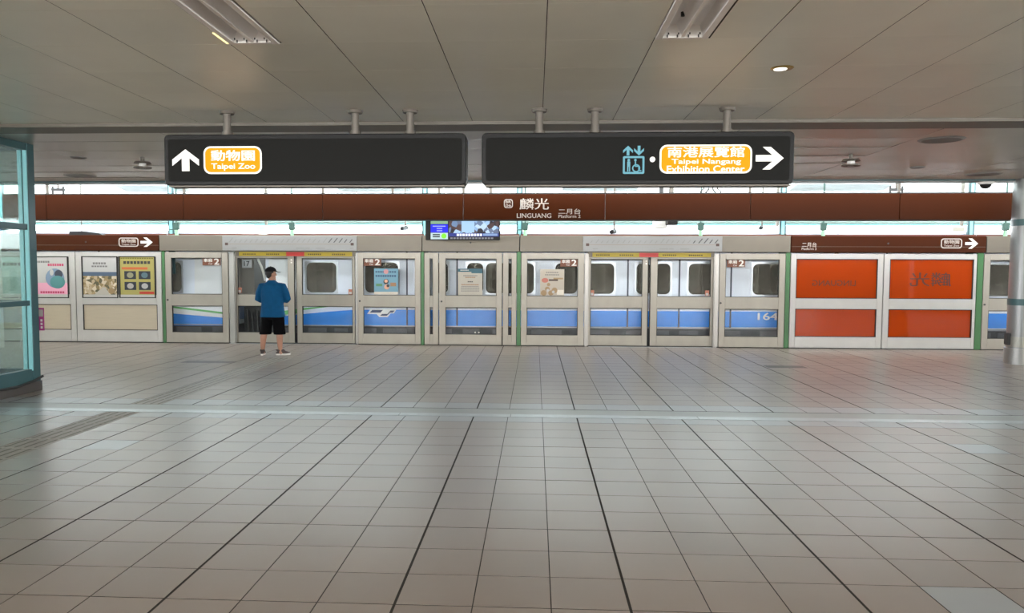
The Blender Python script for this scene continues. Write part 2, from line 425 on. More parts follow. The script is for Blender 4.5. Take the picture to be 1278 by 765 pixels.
# ---- track side: bed, far parapet, translucent roof, teal beam, posts, fields of light
MB().box(-40, 40, YG + .2, 24, -1.6, -1.3).build('track_bed', mat('concrete', (120, 118, 114), .8, noise=.15, nscale=2), kind='structure')
MB().box(-40, 40, YG + .18, YG + .2, -1.3, -.01).build('wall_track', mat('concrete'
, (120, 118, 114)), kind='structure')
MB().box(-40, 40, 23.2, 23.5, -1.3, 2.5).build('wall_back', mat('parapet', (196, 190, 178), .7, noise=.08), kind='structure')
MB().box(-40, 40, -7.3, -7.02, 0, 2.45).build('wall_added_near', mat('added_wall', (128, 122, 114), .6), kind='structure')  # unseen wall put in to keep sky reflections off the gate glass
MB().box(-200, 200, -150, 250, -8.2, -8).build('ground', mat('ground', (130, 134, 130), .9), kind='structure')
def trans_mat():
    m = D.materials.new('roof_sheet'); m.use_nodes = True; nt = m.node_tree; nt.nodes.clear(); N = nt.nodes.new; L = nt.links.new
    o = N('ShaderNodeOutputMaterial'); t = N('ShaderNodeBsdfTranslucent'); t.inputs[0].default_value = (.80, .84, .83, 1)
    d = N('ShaderNodeBsdfDiffuse'); d.inputs[0].default_value = (.8, .83, .82, 1); x = N('ShaderNodeMixShader'); x.inputs[0].default_value = .35
    L(t.outputs[0], x.inputs[1]); L(d.outputs[0], x.inputs[2]); L(x.outputs[0], o.inputs[0]); return m
roof_m = trans_mat()
roof = MB().box(-36, 36, 22.55, 22.7, 3.34, 3.46).build('roof', teal_m, kind='structure')
def roof_z(y): return 3.44 + (22.6 - y) * .16
shade_sheet_m = mat('shade_sheet_white', (214, 216, 212), .5)  # opaque roof strip added to cut skylight on the floor near the gates
for k in range(-15, 15):
  x0, x1 = k * 2.4 + .02, (k + 1) * 2.4 - .02
  for ys, pm_, nm in (((15.29, 17.15), shade_sheet_m, 'added_shade_sheet'), ((17.17, 22.6), roof_m, 'roof_panel')):
    q = MB()
    q.add([(x0, ys[0], roof_z(ys[0])), (x1, ys[0], roof_z(ys[0])), (x1, ys[1], roof_z(ys[1])), (x0, ys[1], roof_z(ys[1])),
           (x0, ys[0], roof_z(ys[0]) + .03), (x1, ys[0], roof_z(ys[0]) + .03), (x1, ys[1], roof_z(ys[1]) + .03), (x0, ys[1], roof_z(ys[1]) + .03)],
          [(3, 2, 1, 0), (4, 5, 6, 7), (0, 1, 5, 4), (1, 2, 6, 5), (2, 3, 7, 6), (3, 0, 4, 7)])
    q.build(nm, pm_, roof)
for k, y in enumerate((17.0, 18.6, 21.2)):
    MB().box(-36, 36, y, y + .06, roof_z(y) - .06, roof_z(y) - .005).build('purlin', mat('white_steel', (210, 214, 212), .5), roof)
MB().box(-36, 36, 21.4, 21.5, 2.95, 3.03).build('trim_3', teal_l, kind='structure', bevel=.01)
MB().box(-36, 36, 20.9, 21.3, 2.99, 3.1).build('trim_4', mat('gutter', (120, 138, 130), .5), kind='structure', bevel=.01)
for k, z in enumerate((2.72, 2.60)):
    MB().tube([(-36, 22.0, z), (36, 22.0, z)], .012, 8).build('overhead_cable', mat('cable', (120, 124, 122), .6), label=('upper' if k == 0 else 'lower') + ' thin grey cable strung behind the train', cat='cable')

# ================================================================== GATES
HB, HT, DT, W1, W0, L1, L0 = 2.127, 2.489, 2.100, 1.969, 1.131, .869, .252
def gx(u): return AX(u, YG)
def frame_mb(x0, x1, hx0, hx1, y, th, z0=.02, z1=DT, w1=W1, w0=W0, l1=L1, l0=L0):
    m = MB()
    m.box(x0, hx0, y, y + th, z0, z1).box(hx1, x1, y, y + th, z0, z1)
    m.box(hx0, hx1, y, y + th, w1, z1).box(hx0, hx1, y, y + th, l1, w0).box(hx0, hx1, y, y + th, z0, l0)
    return m
def gasket_mb(hx0, hx1, z0, z1, y, w=.012):
    return MB().ring([(hx1, z1), (hx0, z1), (hx0, z0), (hx1, z0)], [(hx1 - w, z1 - w), (hx0 + w, z1 - w), (hx0 + w, z0 + w), (hx1 - w, z0 + w)], y + .012, y + .05)
def gate_door(name, label, u0, u1, h0, h1, y=YG, th=.07, cat='platform door', m=None, group=None, lock=None, pane=None, gx_=None):
    X = (lambda u: AX(u, y))
    x0, x1, a, b = X(u0) + .004, X(u1) - .004, X(h0), X(h1)
    t = thing(name, label, cat, ((x0 + x1) / 2, y + th / 2, 0), group)
    frame_mb(x0, x1, a, b, y, th).build('frame', m or gate_m, t, bevel=.004, seg=1)
    MB().box(x0 + .01, x1 - .01, y + .02, y + th - .01, 0, .025).build('sill', gasket, t)
    for nm, z0, z1 in (('upper', W0, W1), ('lower', L0, L1)):
        gasket_mb(a, b, z0, z1, y).build(nm + '_gasket', gasket, t)
        MB().box(a + .005, b - .005, y + .03, y + .038, z0 + .005, z1 - .005).build(nm + '_pane', pane or glass, t)
    if lock:
        lx = X(lock); MB().tube([(lx, y - .012, 1.0), (lx, y + .01, 1.0)], .022, 12).build('lock', darkgrey, t)
    return t
def car_sign(t, u0, u1, y):
    a, b = AX(u0, y), AX(u1, y); z1, z0 = AZ(322.5, y), AZ(332.5, y)
    b0 = MB().box(a, b, y - .002, y + .006, z0, z1).build('car_sign', mat('car_sign_brown', (112, 66, 44), .5), t, label='brown carriage number sticker')
    w = b - a; h = z1 - z0
    text('車廂', a + .07 * w, a + .55 * w, z0 + .42 * h, z0 + .88 * h, y - .004, white_m, b0, .02)
    text('Car', a + .34 * w, a + .56 * w, z0 + .12 * h, z0 + .34 * h, y - .004, white_m, b0, .01)
    text('2', a + .64 * w, a + .94 * w, z0 + .1 * h, z0 + .88 * h, y - .004, white_m, b0, .03)

d2 = gate_door('platform_door', 'beige emergency gate left of the waiting person, green train stripe behind it', 206.5, 285, 214.2, 277.5, lock=209.3)
car_sign(d2, 253.5, 276, YG + .02)
d3 = gate_door('platform_door', 'beige emergency gate with a pale blue notice in its window', 446.8, 525, 453.3, 518.2, lock=449)
car_sign(d3, 453.8, 476, YG + .02)
n1 = gate_door('narrow_gate_panel', 'narrow gate panel with slit windows left of the notice gate', 529.4, 547.2, 536.3, 540.3)
d4 = gate_door('platform_door', 'beige gate with a teal-headed white notice in its window', 547.8, 626.5, 555.9, 619.6, lock=551)
n2 = gate_door('narrow_gate_panel', 'narrow gate panel with slit windows right of the notice gate', 627.4, 644.6, 634.3, 638.6)
d5 = gate_door('platform_door', 'beige emergency gate with a cream poster, right of a green post', 650.2, 729, 657.5, 721.2, lock=652.5)
car_sign(d5, 699, 720.5, YG + .02)
d7 = gate_door('platform_door', 'beige emergency gate with the train number 164 behind its lower pane', 897.5, 979.6, 905, 972, lock=899.5)
car_sign(d7, 906.5, 929, YG + .02)
d9 = gate_door('platform_door', 'beige gate at the far right, half hidden by the steel column', 1226.5, 1305, 1234.5, 1298, lock=1229)
# white pair of dots (vent screws) on the lower pane of the notice gate
for u in (593, 597.6):
    x = gx(u); MB().tube([(x, YG + .025, .30), (x, YG + .03, .30)], .018, 10).build('sticker_dot', white_m, d4)
# handle cross piece on d5
MB().box(gx(650.8), gx(654.6), YG - .014, YG, .96, 1.05).build('hasp', mat('hasp', (170, 165, 155), .4, .4), d5)

# sliding leaves, lintels, pillars
YS = YG + .12
for side, us, marks in (('left', ((293.5, 367.3, 296.6, 359.6), (370.6, 443.2, 377, 440)), 0), ('right', ((733.8, 808.2, 736.9, 801.5), (811.6, 890.8, 820, 886.9)), 1)):
    for k, (u0, u1, h0, h1) in enumerate(us):
        lab = {('left', 0): 'sliding platform door leaf directly behind the waiting person', ('left', 1): 'sliding platform door leaf just right of the waiting person',
               ('right', 0): 'left leaf of the right-hand pair of sliding platform doors', ('right', 1): 'right leaf of the right-hand pair of sliding platform doors'}[(side, k)]
        t = gate_door('sliding_door', lab, u0, u1, h0, h1, y=YS, th=.05, cat='sliding door')
        e = AX(u1 if k == 0 else u0, YS)
        MB().box(e - .003 if k == 0 else e - .015, e + .015 if k == 0 else e + .003, YS + .003, YS + .047, .03, DT - .01).build('edge_seal', black, t)
        if k == 0:
            u = (h1 + 4.5); x = AX(u, YS)
            for dz in (0, -.06): MB().tube([(x, YS - .004, 1.93 + dz), (x, YS + .002, 1.93 + dz)], .018, 10).build('sticker_dot', white_m, t)
        # lintel strip above this leaf
    a, b = AX(us[0][0] - .5, YG), AX(us[1][1] + .5, YG); mid = AX((us[0][1] + us[1][0]) / 2, YG)
    t = thing('door_lintel', 'yellow and red warning lintel over the ' + side + '-hand pair of sliding doors', 'lintel', ((a + b) / 2, YG + .05, 2.02))
    zt, zb = HB + .002, AZ(320.6, YG)
    MB().box(a, b, YG + .045, YG + .11, zb, zt).build('body', header_m, t)
    for x0, x1, mm in ((a + .1, mid - .22, yellow), (mid + .2, b - .08, yellow), (mid - .22, mid + .2, red)):
        s = MB().box(x0, x1, YG + .036, YG + .045, zb + .008, zt - .02).build('warning_strip' if mm is yellow else 'red_strip', mm, t)
        if mm is yellow:
            for c in range(2):
                for j in range(7):
                    xa = x0 + (x1 - x0) * (.08 + .5 * c) + j * .045
                    MB().box(xa, xa + .03, YG + .033, YG + .036, zb + .03, zb + .062).build('mark', mat('warning_mark', (96, 84, 24), .5), s)
for (u0, u1), lab in (((285.6, 293.2), 'steel jamb between the left emergency gate and the sliding doors'), ((443.4, 446.6), 'steel jamb right of the left-hand sliding doors'),
                      ((729.4, 734.4), 'steel jamb left of the right-hand sliding doors'), ((891, 897.2), 'steel jamb right of the right-hand sliding doors')):
    p = MB(); a, b = gx(u0), gx(u1)
    p.prism([(a, 0.0), (b, 0.0), (b, DT), (a, DT)], YG + .015, YG + .11)
    p.build('door_jamb', pillar_m, label=lab, cat='jamb', bevel=.02, smooth=True)
# threshold
MB().box(-17, 17, YG + .082, YG + .175, .0005, .010).build('threshold', black, label='black threshold strip along the foot of the gates', cat='threshold')
for u0, u1 in ((286, 444), (735, 891)):
    MB().box(gx(u0), gx(u1), YG - .05, YG - .005, .003, .010).build('door_sill_plate', steel_strip, label='bright sill plate under the ' + ('left' if u0 < 500 else 'right') + '-hand sliding doors', cat='sill')

# header boxes
YH = YG - .03
def header(u0, u1, m, name, label, group=None):
    a, b = AX(u0, YH), AX(u1, YH)
    t = thing(name, label, 'header', ((a + b) / 2, YH + .2, HB), group)
    MB().box(a + .004, b - .004, YH, YH + .4, HB + .004, HT).build('body', m, t, bevel=.006, seg=1)
    MB().box(a + .004, b - .004, YH - .004, YH + .02, HB + .125, HB + .13).build('seam', mat('seam', (110, 104, 94), .6), t)
    MB().box(a + .01, b - .01, YH + .40, YH + .44, HT - .02, HT + .05).build('cable_tray', mat('tray', (104, 58, 44), .5), t, label='reddish brown tray along the back edge')
    for k in range(max(1, int((b - a) / 3))):
        x = a + (b - a) * (k + .5) / max(1, int((b - a) / 3)); MB().tube([(x, YH - .008, HB + .2), (x, YH + .01, HB + .2)], .02, 10).build('lock', darkgrey, t)
    return t
hl = header(-330, 199.5, brown_m, 'gate_header', 'brown gate header with a zoo direction arrow, far left')
header(200, 526.5, header_m, 'gate_header', 'beige gate header over the left-hand sliding doors')
header(527, 648, header_m, 'gate_header', 'short beige gate header behind the hanging television')
header(648.5, 985.3, header_m, 'gate_header', 'beige gate header over the right-hand sliding doors')
hr = header(985.8, 1228.5, brown_m, 'gate_header', 'brown gate header above the orange panels')
header(1229, 1420, header_m, 'gate_header', 'beige gate header running behind the steel column')
def boxed(t, u0, u1, v0, v1, y, s1, s2, m):
    x0, z1 = at(u0, v0, y); x1, z0 = at(u1, v1, y)
    MB().ring(rrect(x0, x1, z0, z1, .06), rrect(x0 + .022, x1 - .022, z0 + .022, z1 - .022, .045), y - .004, y).build('outline', m, t)
    w, h = x1 - x0, z1 - z0
    text(s1, x0 + .14 * w, x1 - .14 * w, z0 + .45 * h, z0 + .84 * h, y - .004, m, t, .02)
    text(s2, x0 + .14 * w, x1 - .14 * w, z0 + .14 * h, z0 + .36 * h, y - .004, m, t, .015)
boxed(hl, 148, 173, 296.5, 308, YH, '動物園', 'Taipei Zoo', silver_l)
boxed(hr, 1174.5, 1200.5, 297.5, 310, YH, '動物園', 'Taipei Zoo', silver_l)
def arr(t, u, v, wu, hv, y, m, d='right'):
    x, z = at(u, v, y); w = AX(u + wu / 2, y) - AX(u - wu / 2, y); h = AZ(v - hv / 2, y) - AZ(v + hv / 2, y)
    return MB().prism(arrow(x, z, w, h, d), y - .006, y).build('arrow', m, t)
arr(hl, 183, 302.3, 15, 12, YH, white_m); arr(hr, 1212.5, 304, 16, 12.5, YH, white_m)
x0, z1 = at(1001, 302.5, YH); x1, z0 = at(1019, 308.4, YH)
text('二月台', x0, x1, z0, z1, YH - .004, silver_l, hr, .015)
x0, z1 = at(1000.5, 309, YH); x1, z0 = at(1019, 312, YH)
text('Platform 2', x0, x1, z0, z1, YH - .004, silver_l, hr, .01)
# route diagram boards
for u0, u1, lab in ((278.5, 445.5, 'pale grey route diagram board above the left-hand sliding doors'), (727, 900, 'pale grey route diagram board above the right-hand sliding doors')):
    y = YH - .035; a, b = AX(u0, y), AX(u1, y); za, zb = AZ(294.8, y), AZ(313.6, y)
    t = thing('route_board', lab, 'route board', ((a + b) / 2, y + .015, zb))
    MB().box(a, b, y, y + .03, zb, za).build('board', board_m, t, bevel=.004, seg=1)
    zl = zb + (za - zb) * .45; n = 24; L = b - a
    MB().box(a + .1, b - .1, y - .003, y, zl - .006, zl + .006).build('route_line', line_m, t)
    for k in range(n):
        x = a + .16 + (L - .32) * k / (n - 1)
        q = MB(); ln = .05 + .06 * random.random()
        q.prism([(x - .01, zl + .035), (x + .014, zl + .035), (x + .014 + ln * .8, zl + .035 + ln), (x - .01 + ln * .8, zl + .035 + ln)], y - .003, y)
        q.build('station_mark', ink if k > n * .75 else ink_g, t)
    for x in (a + .1, b - .1): MB().box(x - .035, x + .035, y - .004, y, zl - .03, zl + .03).build('terminus_mark', mat('terminus', (70, 50, 44), .5), t)
    for fx, w in ((.07, .12), (.55, .2), (.62, .1), (.7, .2), (.95, .08)):
        MB().box(a + L * fx, a + L * fx + w, y - .003, y, zb + .05, zb + .068).build('caption', ink_g, t)

# green and teal posts between the gates
for u0, u1, lab in ((202.3, 206.3, 'green post left of the waiting person, beside the posters'), (525.2, 529.2, 'green post between the blue notice gate and the narrow panel'),
                    (644.8, 650, 'green post right of the notice gate, beneath the station name'), (979.8, 985.5, 'green post left of the orange panels'), (1218.5, 1226.3, 'green post right of the orange panels'), (-14, -8, 'green post behind the glass enclosure at the far left')):
    a, b = gx(u0), gx(u1); w = b - a; a += .004; b -= .004
    t = thing('gate_post', lab, 'post', ((a + b) / 2, YG + .03, 0))
    MB().box(a, b, YG + .005, YG + .075, .01, HB).build('lower_post', green_m, t, bevel=.003, seg=1)
    xm = (a + b) / 2
    MB().box(xm - .07, xm + .07, YG + .43, YG + .485, 1.6, roof_z(YG + .45)).build('upper_post', teal_m, t, bevel=.004, seg=1)
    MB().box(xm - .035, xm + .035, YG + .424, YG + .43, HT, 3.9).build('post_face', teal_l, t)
    MB().box(xm - .03, xm + .03, YG + .07, YG + .435, 1.75, 1.85).build('bracket', teal_m, t)

# poster walls on the left
def fixed_unit(name, label, u0, u1, low, up, m, pane_up, pane_low, cat='gate panel'):
    a, b = gx(u0) + .004, gx(u1) - .004
    t = thing(name, label, cat, ((a + b) / 2, YG + .04, 0))
    h0, h1 = gx(low[0]), gx(low[1])
    frame_mb(a, b, h0, h1, YG, .08, w1=1.985, w0=1.115, l1=.885, l0=.29 if pane_up is None else .265).build('frame', m, t, bevel=.005, seg=1)
    z0 = .29 if pane_up is None else .265
    gasket_mb(h0, h1, z0, .885, YG - .01, .014).build('gasket', gasket, t)
    MB().box(h0 + .01, h1 - .01, YG + .03, YG + .05, z0 + .01, .875).build('lower_panel', pane_low, t)
    if pane_up is None: MB().box(h0, h1, YG + .02, YG + .05, 1.115, 1.985).build('upper_panel', m, t)
    else:
        gasket_mb(h0, h1, 1.115, 1.985, YG - .01, .014).build('upper_gasket', gasket, t)
        MB().box(h0 + .01, h1 - .01, YG + .03, YG + .04, 1.125, 1.975).build('upper_pane', pane_up, t)
    MB().box(a + .01, b - .01, YG + .02, YG + .07, 0, .025).build('sill', gasket, t)
    return t
ua = fixed_unit('poster_wall_panel', 'white gate panel behind the glass enclosure, with the pink poster', -8, 94.6, (-1, 88), None, gate_w, None, cream)
ub = fixed_unit('poster_wall_panel', 'white gate panel carrying the coast and yellow posters', 95.2, 202, (103, 196), None, gate_w, None, cream)
fixed_unit('poster_wall_panel', 'white gate panel left out beyond the glass enclosure', -120, -14.5, (-112, -20), None, gate_w, None, cream)
o1 = fixed_unit('orange_gate_panel', 'gate panel with orange panes and mirrored latin lettering', 986, 1101.6, (993, 1094.5), None, gate_w, orange_g, orange_g)
o2 = fixed_unit('orange_gate_panel', 'gate panel with orange panes and mirrored chinese lettering', 1102.2, 1218, (1109.6, 1214), None, gate_w, orange_g, orange_g)
# the station name on the train side of the orange panes, seen from behind
back_ink = mat('back_lettering', (90, 42, 22), .6)
x0, z1 = at(1014, 349.5, YG + .02); x1, z0 = at(1068, 357, YG + .02)
text('LINGUANG', x0, x1, z0, z1, YG + .028, back_ink, o1, .01, True)
x0, z1 = at(1136, 340, YG + .02); x1, z0 = at(1187, 357.5, YG + .02)
text('麟光', x0, x1, z0, z1, YG + .028, back_ink, o2, .01, True)
fixed_unit('poster_wall_panel', 'plain white gate panel beyond the steel column', 1306, 1412, (1314, 1404), None, gate_w, None, cream)

# ---- posters
def poster(u0, u1, v0, v1, y, base, label, frame=None):
    x0, z1 = at(u0, v0, y); x1, z0 = at(u1, v1, y)
    t = thing('poster', label, 'poster', ((x0 + x1) / 2, y, z0))
    MB().box(x0, x1, y, y + .008, z0, z1).build('sheet', base, t)
    if frame:
        MB().ring([(x1 + .03, z1 + .02), (x0 - .03, z1 + .02), (x0 - .03, z0 - .02), (x1 + .03, z0 - .02)], [(x1, z1), (x0, z1), (x0, z0), (x1, z0)], y - .012, y + .012).build('poster_frame', frame, t)
    w, h = x1 - x0, z1 - z0
    def rect(a, b, c, d, m, nm='print', k=1):
        return MB().box(x0 + a * w, x0 + b * w, y - .0012 * k, y, z0 + c * h, z0 + d * h).build(nm, m, t)
    def disc(a, c, r, m, sx=1, k=2, nm='picture'):
        return MB().prism([(x0 + a * w + px * sx, z0 + c * h + pz) for px, pz in circle(0, 0, r * w, 18)], y - .0012 * k, y).build(nm, m, t)
    def words(a, b, c, d, m, n, k=1):
        q = MB(); s = (b - a) / n
        for i in range(n): q.box(x0 + (a + s * i) * w, x0 + (a + s * (i + .78)) * w, y - .0012 * k, y, z0 + c * h, z0 + d * h)
        return q.build('text_line', m, t)
    return t, rect, disc, words
YP = YG + .008
pframe = mat('poster_frame', (120, 118, 116), .4, .3)
pink = mat('poster_pink', (238, 170, 196), .5); paper = mat('paper', (198, 197, 194), .5); magenta = mat('magenta', (206, 72, 110), .5)
t, R_, C_, W_ = poster(-2, 41, 320.5, 371, YP, mat('poster_mint', (196, 216, 206), .5), 'pale green poster seen through the glass enclosure', pframe)
R_(.1, .9, .1, .5, mat('mint2', (150, 180, 170), .5)); W_(.12, .8, .78, .86, ink_g, 6)
t, R_, C_, W_ = poster(44.5, 85, 321, 371, YP, paper, 'white and pink poster with a round blue picture, beside the teal frame', gasket)
R_(0, 1, 0, .36, pink); C_(.6, .48, .30, mat('pic_blue', (130, 152, 178), .5)); C_(.72, .58, .13, mat('pic_dark', (66, 70, 84), .5), k=3); C_(.68, .38, .2, mat('pic_teal', (88, 150, 150), .5), 1.2, 4)
C_(.5, .62, .1, paper, .6, 5); W_(.0, .45, .86, .91, ink_g, 6); W_(.38, .9, .78, .84, magenta, 7); W_(.12, .9, .10, .15, magenta, 10, 2)
def land_mat():
    m = D.materials.new('coast_photo'); m.use_nodes = True; nt = m.node_tree; b = nt.nodes['Principled BSDF']; N = nt.nodes.new; L = nt.links.new
    g = N('ShaderNodeNewGeometry'); v = N('ShaderNodeTexVoronoi'); v.inputs['Scale'].default_value = 14; L(g.outputs['Position'], v.inputs['Vector'])
    c = N('ShaderNodeValToRGB'); c.color_ramp.elements[0].color = rgb(96, 92, 66); c.color_ramp.elements[1].color = rgb(232, 220, 196)
    e = c.color_ramp.elements.new(.45); e.color = rgb(176, 150, 104); s = N('ShaderNodeSeparateColor'); L(v.outputs['Color'], s.inputs[0]); L(s.outputs[0], c.inputs[0]); L(c.outputs[0], b.inputs['Base Color']); return m
t, R_, C_, W_ = poster(103, 146.5, 320.8, 371, YP, paper, 'white poster with a seaside town photograph', gasket)
R_(0, 1, .02, .62, land_mat(), 'photo'); R_(0, 1, .53, .63, mat('sea', (84, 104, 128), .5), 'photo_sea', 2)
x0, z1 = at(103, 320.8, YP); x1, z0 = at(146.5, 371, YP); w, h = x1 - x0, z1 - z0
MB().prism([(x0 + .25 * w, z0 + .02 * h), (x0 + .8 * w, z0 + .02 * h), (x0 + .66 * w, z0 + .25 * h), (x0 + .58 * w, z0 + .25 * h)], YP - .004, YP).build('photo_road', mat('road', (196, 190, 178), .6), t)
C_(.83, .16, .09, mat('photo_tan', (168, 140, 100), .5), 1, 4); W_(.3, .7, .82, .87, ink_g, 5); W_(.26, .74, .75, .79, ink_g, 6)
yel = mat('poster_yellow', (180, 170, 96), .5); olive = mat('poster_olive', (120, 116, 44), .5)
t, R_, C_, W_ = poster(149.5, 193.5, 320.8, 371, YP, yel, 'yellow notice poster with four dark pictures, beside the green post', gasket)
W_(.02, .98, .955, .985, olive, 14); W_(.02, .98, .015, .045, olive, 14); W_(.1, .9, .83, .90, ink, 8)
R_(.05, .8, .69, .75, mat('poster_orange', (214, 110, 60), .5)); R_(.55, .98, .08, .14, mat('poster_redbar', (206, 66, 48), .5))
for i, (a, c) in enumerate(((.12, .45), (.54, .45), (.12, .18), (.54, .18))):
    R_(a, a + .34, c, c + .2, mat('photo_dark', (44, 50, 58), .5), 'picture', 2); C_(a + .17, c + .1, .08, mat('photo_grey%d' % i, ((150, 150, 120), (90, 120, 130), (180, 176, 170), (190, 190, 190))[i], .5), 1.2, 3)
YQ = YG + .022
blue_p = mat('notice_blue', (118, 164, 184), .5)
t, R_, C_, W_ = poster(466.8, 496.8, 335, 367.8, YQ, blue_p, 'pale blue notice with small round pictures on gate glass')
R_(0, 1, 0, .11, mat('notice_strip', (222, 214, 200), .5)); W_(.06, .94, .84, .9, mat('notice_ink', (60, 88, 118), .5), 9); W_(.06, .94, .68, .75, mat('notice_ink', (60, 88, 118), .5), 9)
C_(.5, .88, .1, mat('notice_red', (214, 150, 150), .5)); C_(.5, .5, .11, ink, k=3); C_(.5, .52, .07, mat('notice_skin', (230, 176, 144), .5), k=4); C_(.53, .3, .11, mat('notice_skin', (230, 176, 144), .5), k=3); C_(.58, .34, .06, ink, k=4)
R_(.08, .34, .32, .42, mat('notice_green', (96, 148, 104), .5), 'print', 2); R_(.68, .92, .32, .46, mat('notice_brown', (170, 130, 96), .5), 'print', 2)
t, R_, C_, W_ = poster(571.6, 602, 335.3, 368.6, YQ, mat('notice_cream', (198, 192, 178), .5), 'white notice with a teal heading stuck on gate glass')
R_(0, 1, .88, 1, mat('notice_teal', (58, 104, 118), .5)); R_(.55, 1, .83, .88, mat('notice_teal', (58, 104, 118), .5)); W_(.1, .45, .93, .96, white_m, 6, 2)
W_(.22, .8, .72, .755, ink_g, 12); W_(.3, .72, .655, .695, mat('notice_brown', (170, 130, 96), .5), 8); W_(.4, .62, .49, .53, ink, 4); W_(.14, .86, .38, .42, mat('notice_brown', (170, 130, 96), .5), 9); W_(.14, .86, .32, .345, ink_g, 12)
for j in range(4): W_(.12, .88, .14 + .045 * j, .16 + .045 * j, ink_g, 16)
t, R_, C_, W_ = poster(674.3, 704, 336, 369, YQ, mat('poster_cream', (194, 184, 168), .5), 'cream poster with brown pictures stuck on gate glass')
W_(.24, .76, .86, .9, ink_g, 7); W_(.2, .8, .77, .81, ink_g, 8)
R_(.36, .74, .56, .62, mat('poster_dark', (72, 48, 36), .5)); R_(.55, .95, .62, .68, mat('poster_tan', (168, 140, 104), .5)); C_(.2, .58, .1, mat('poster_rose', (196, 120, 104), .5), 1.4, 3)
for a, c, r in ((.15, .1, .12), (.3, .25, .1), (.45, .1, .11), (.6, .2, .12), (.35, .42, .07)): C_(a, c, r, mat('poster_tan', (168, 140, 104), .5), 1, 2 + int(a * 10)); 
C_(.32, .2, .06, paper, 1, 9); C_(.55, .14, .06, paper, 1, 10); R_(.7, .98, .03, .22, mat('poster_pale', (236, 228, 214), .5), 'print', 2)
# small reddish stickers at leaf corners
for u, v, lab in ((299.2, 362, 'left leaf behind the person'), (738.9, 365.5, 'left leaf of the right-hand doors'), (882.5, 365.8, 'right leaf of the right-hand doors'), (437.3, 364.3, 'leaf right of the person')):
    x, z = at(u, v, YS + .02); t = thing('warning_sticker', 'small red and white sticker low on the ' + lab, 'sticker', (x, YS + .024, z - .06))
    MB().box(x - .045, x + .045, YS + .022, YS + .028, z - .06, z + .06).build('sheet', mat('sticker_red', (190, 120, 96), .5), t); MB().box(x - .03, x + .03, YS + .020, YS + .022, z - .05, z + .0).build('print', paper, t)

# ================================================================== TRAIN
YT = 17.95
def tx(u): return AX(u, YT)
def tz(v): return AZ(v, YT)
TZ = dict(roof=2.52, w1=tz(327.5), w0=tz(367), white=tz(386.3), blue=tz(407), skirt=tz(424))
def car(label, u0, u1, windows, doors, slope=0, nose=None):
    x0, x1 = tx(u0), tx(u1)
    t = thing('train_car', label, 'train', ((x0 + x1) / 2, YT + 1.2, -1.2))
    ws = sorted(windows)
    def side(y, th, sgn):
        m = MB()
        m.box(x0, x1, y, y + th, TZ['w1'], TZ['roof']).box(x0, x1, y, y + th, TZ['white'] - .02, TZ['w0'])
        e = x0
        for a, b in ws:
            m.box(e, tx(a), y, y + th, TZ['w0'], TZ['w1']); e = tx(b)
        m.box(e, x1, y, y + th, TZ['w0'], TZ['w1'])
        return m
    side(YT, .05, 1).build('side_wall', train_w, t); side(YT + 2.4, .05, -1).build('far_side_wall', train_in, t)
    for a, b in ws:
        A, B = tx(a), tx(b); rr = .12
        o = rrect(A - .02, B + .02, TZ['w0'] - .02, TZ['w1'] + .02, .03); i = rrect(A + .015, B - .015, TZ['w0'] + .015, TZ['w1'] - .015, min(rr, (B - A) * .3))
        f = MB().ring(o, i, YT - .012, YT + .03).build('window_frame', mat('train_frame', (196, 200, 206), .3, .4), t)
        MB().prism(i, YT + .02, YT + .026).build('pane', win_g, f)
        MB().prism(i, YT + 2.41, YT + 2.42).build('far_pane', win_g, t)
    MB().box(x0, x1, YT + .03, YT + 2.45, TZ['roof'], TZ['roof'] + .1).build('roof_shell', train_w, t, bevel=.04)
    MB().box(x0, x1, YT + .05, YT + 2.4, TZ['blue'] - .1, TZ['blue']).build('car_floor', train_d, t)
    MB().box(x0, x1, YT + .05, YT + 2.4, TZ['roof'] - .12, TZ['roof'] - .1).build('car_ceiling', train_in, t)
    MB().box(x0 + .3, x1 - .3, YT + 1.9, YT + 2.38, .35, .85).build('bench_seat', mat('seat_blue', (70, 84, 110), .6), t)
    for k in range(int((x1 - x0) / 1.9)):
        x = x0 + .9 + k * 1.9; MB().cyl(x, YT + 1.2, TZ['blue'], TZ['roof'] - .12, .018, 8).build('grab_pole', chrome, t)
    MB().box(x0 + .01, x1 - .01, YT + .05, YT + .1, TZ['blue'], TZ['white']).build('lower_wall', train_w, t)
    MB().box(x0, x1, YT + .03, YT + 2.3, -1.25, TZ['blue'] - .02).build('skirt', train_d, t)
    q = MB(); k = x0 + .4
    while k < x1 - .6:
        w = .3 + .5 * random.random(); q.box(k, min(k + w, x1), YT + .01, YT + .05, TZ['blue'] - .2 - .1 * random.random(), TZ['blue'] - .08); k += w + .15 + .3 * random.random()
    q.build('underframe_boxes', mat('underframe', (84, 86, 90), .6), t)
    MB().box(x0, x1, YT - .006, YT + .03, TZ['blue'] - .03, TZ['blue'] - .005).build('sill_strip', mat('sill_steel', (150, 156, 164), .4, .5), t)
    for d in doors:
        for nm, za, zb in (('upper', TZ['white'] + .02, TZ['roof'] - .25), ('lower', TZ['blue'], TZ['white'] + .02)):
            MB().box(tx(d) - .018, tx(d) + .018, YT - .008, YT + .03, za, zb).build('door_seal', mat('door_seal', (84, 92, 110), .5), t)
    return t
WR = [(382, 421), (455, 498), (518, 536), (541, 560), (582, 604), (605.5, 667), (692, 721), (722.5, 767), (793, 813), (817, 837), (858, 900), (938, 984), (1000, 1024)]
cr = car('white and blue train car stopped behind the platform doors', 332, 1040, WR, [508, 570.5, 783.3, 847.5, 912])
blue = MB(); yb = YT - .004
def P_(pts): return [(at(u, v, YT)[0], at(u, v, YT)[1]) for u, v in pts]
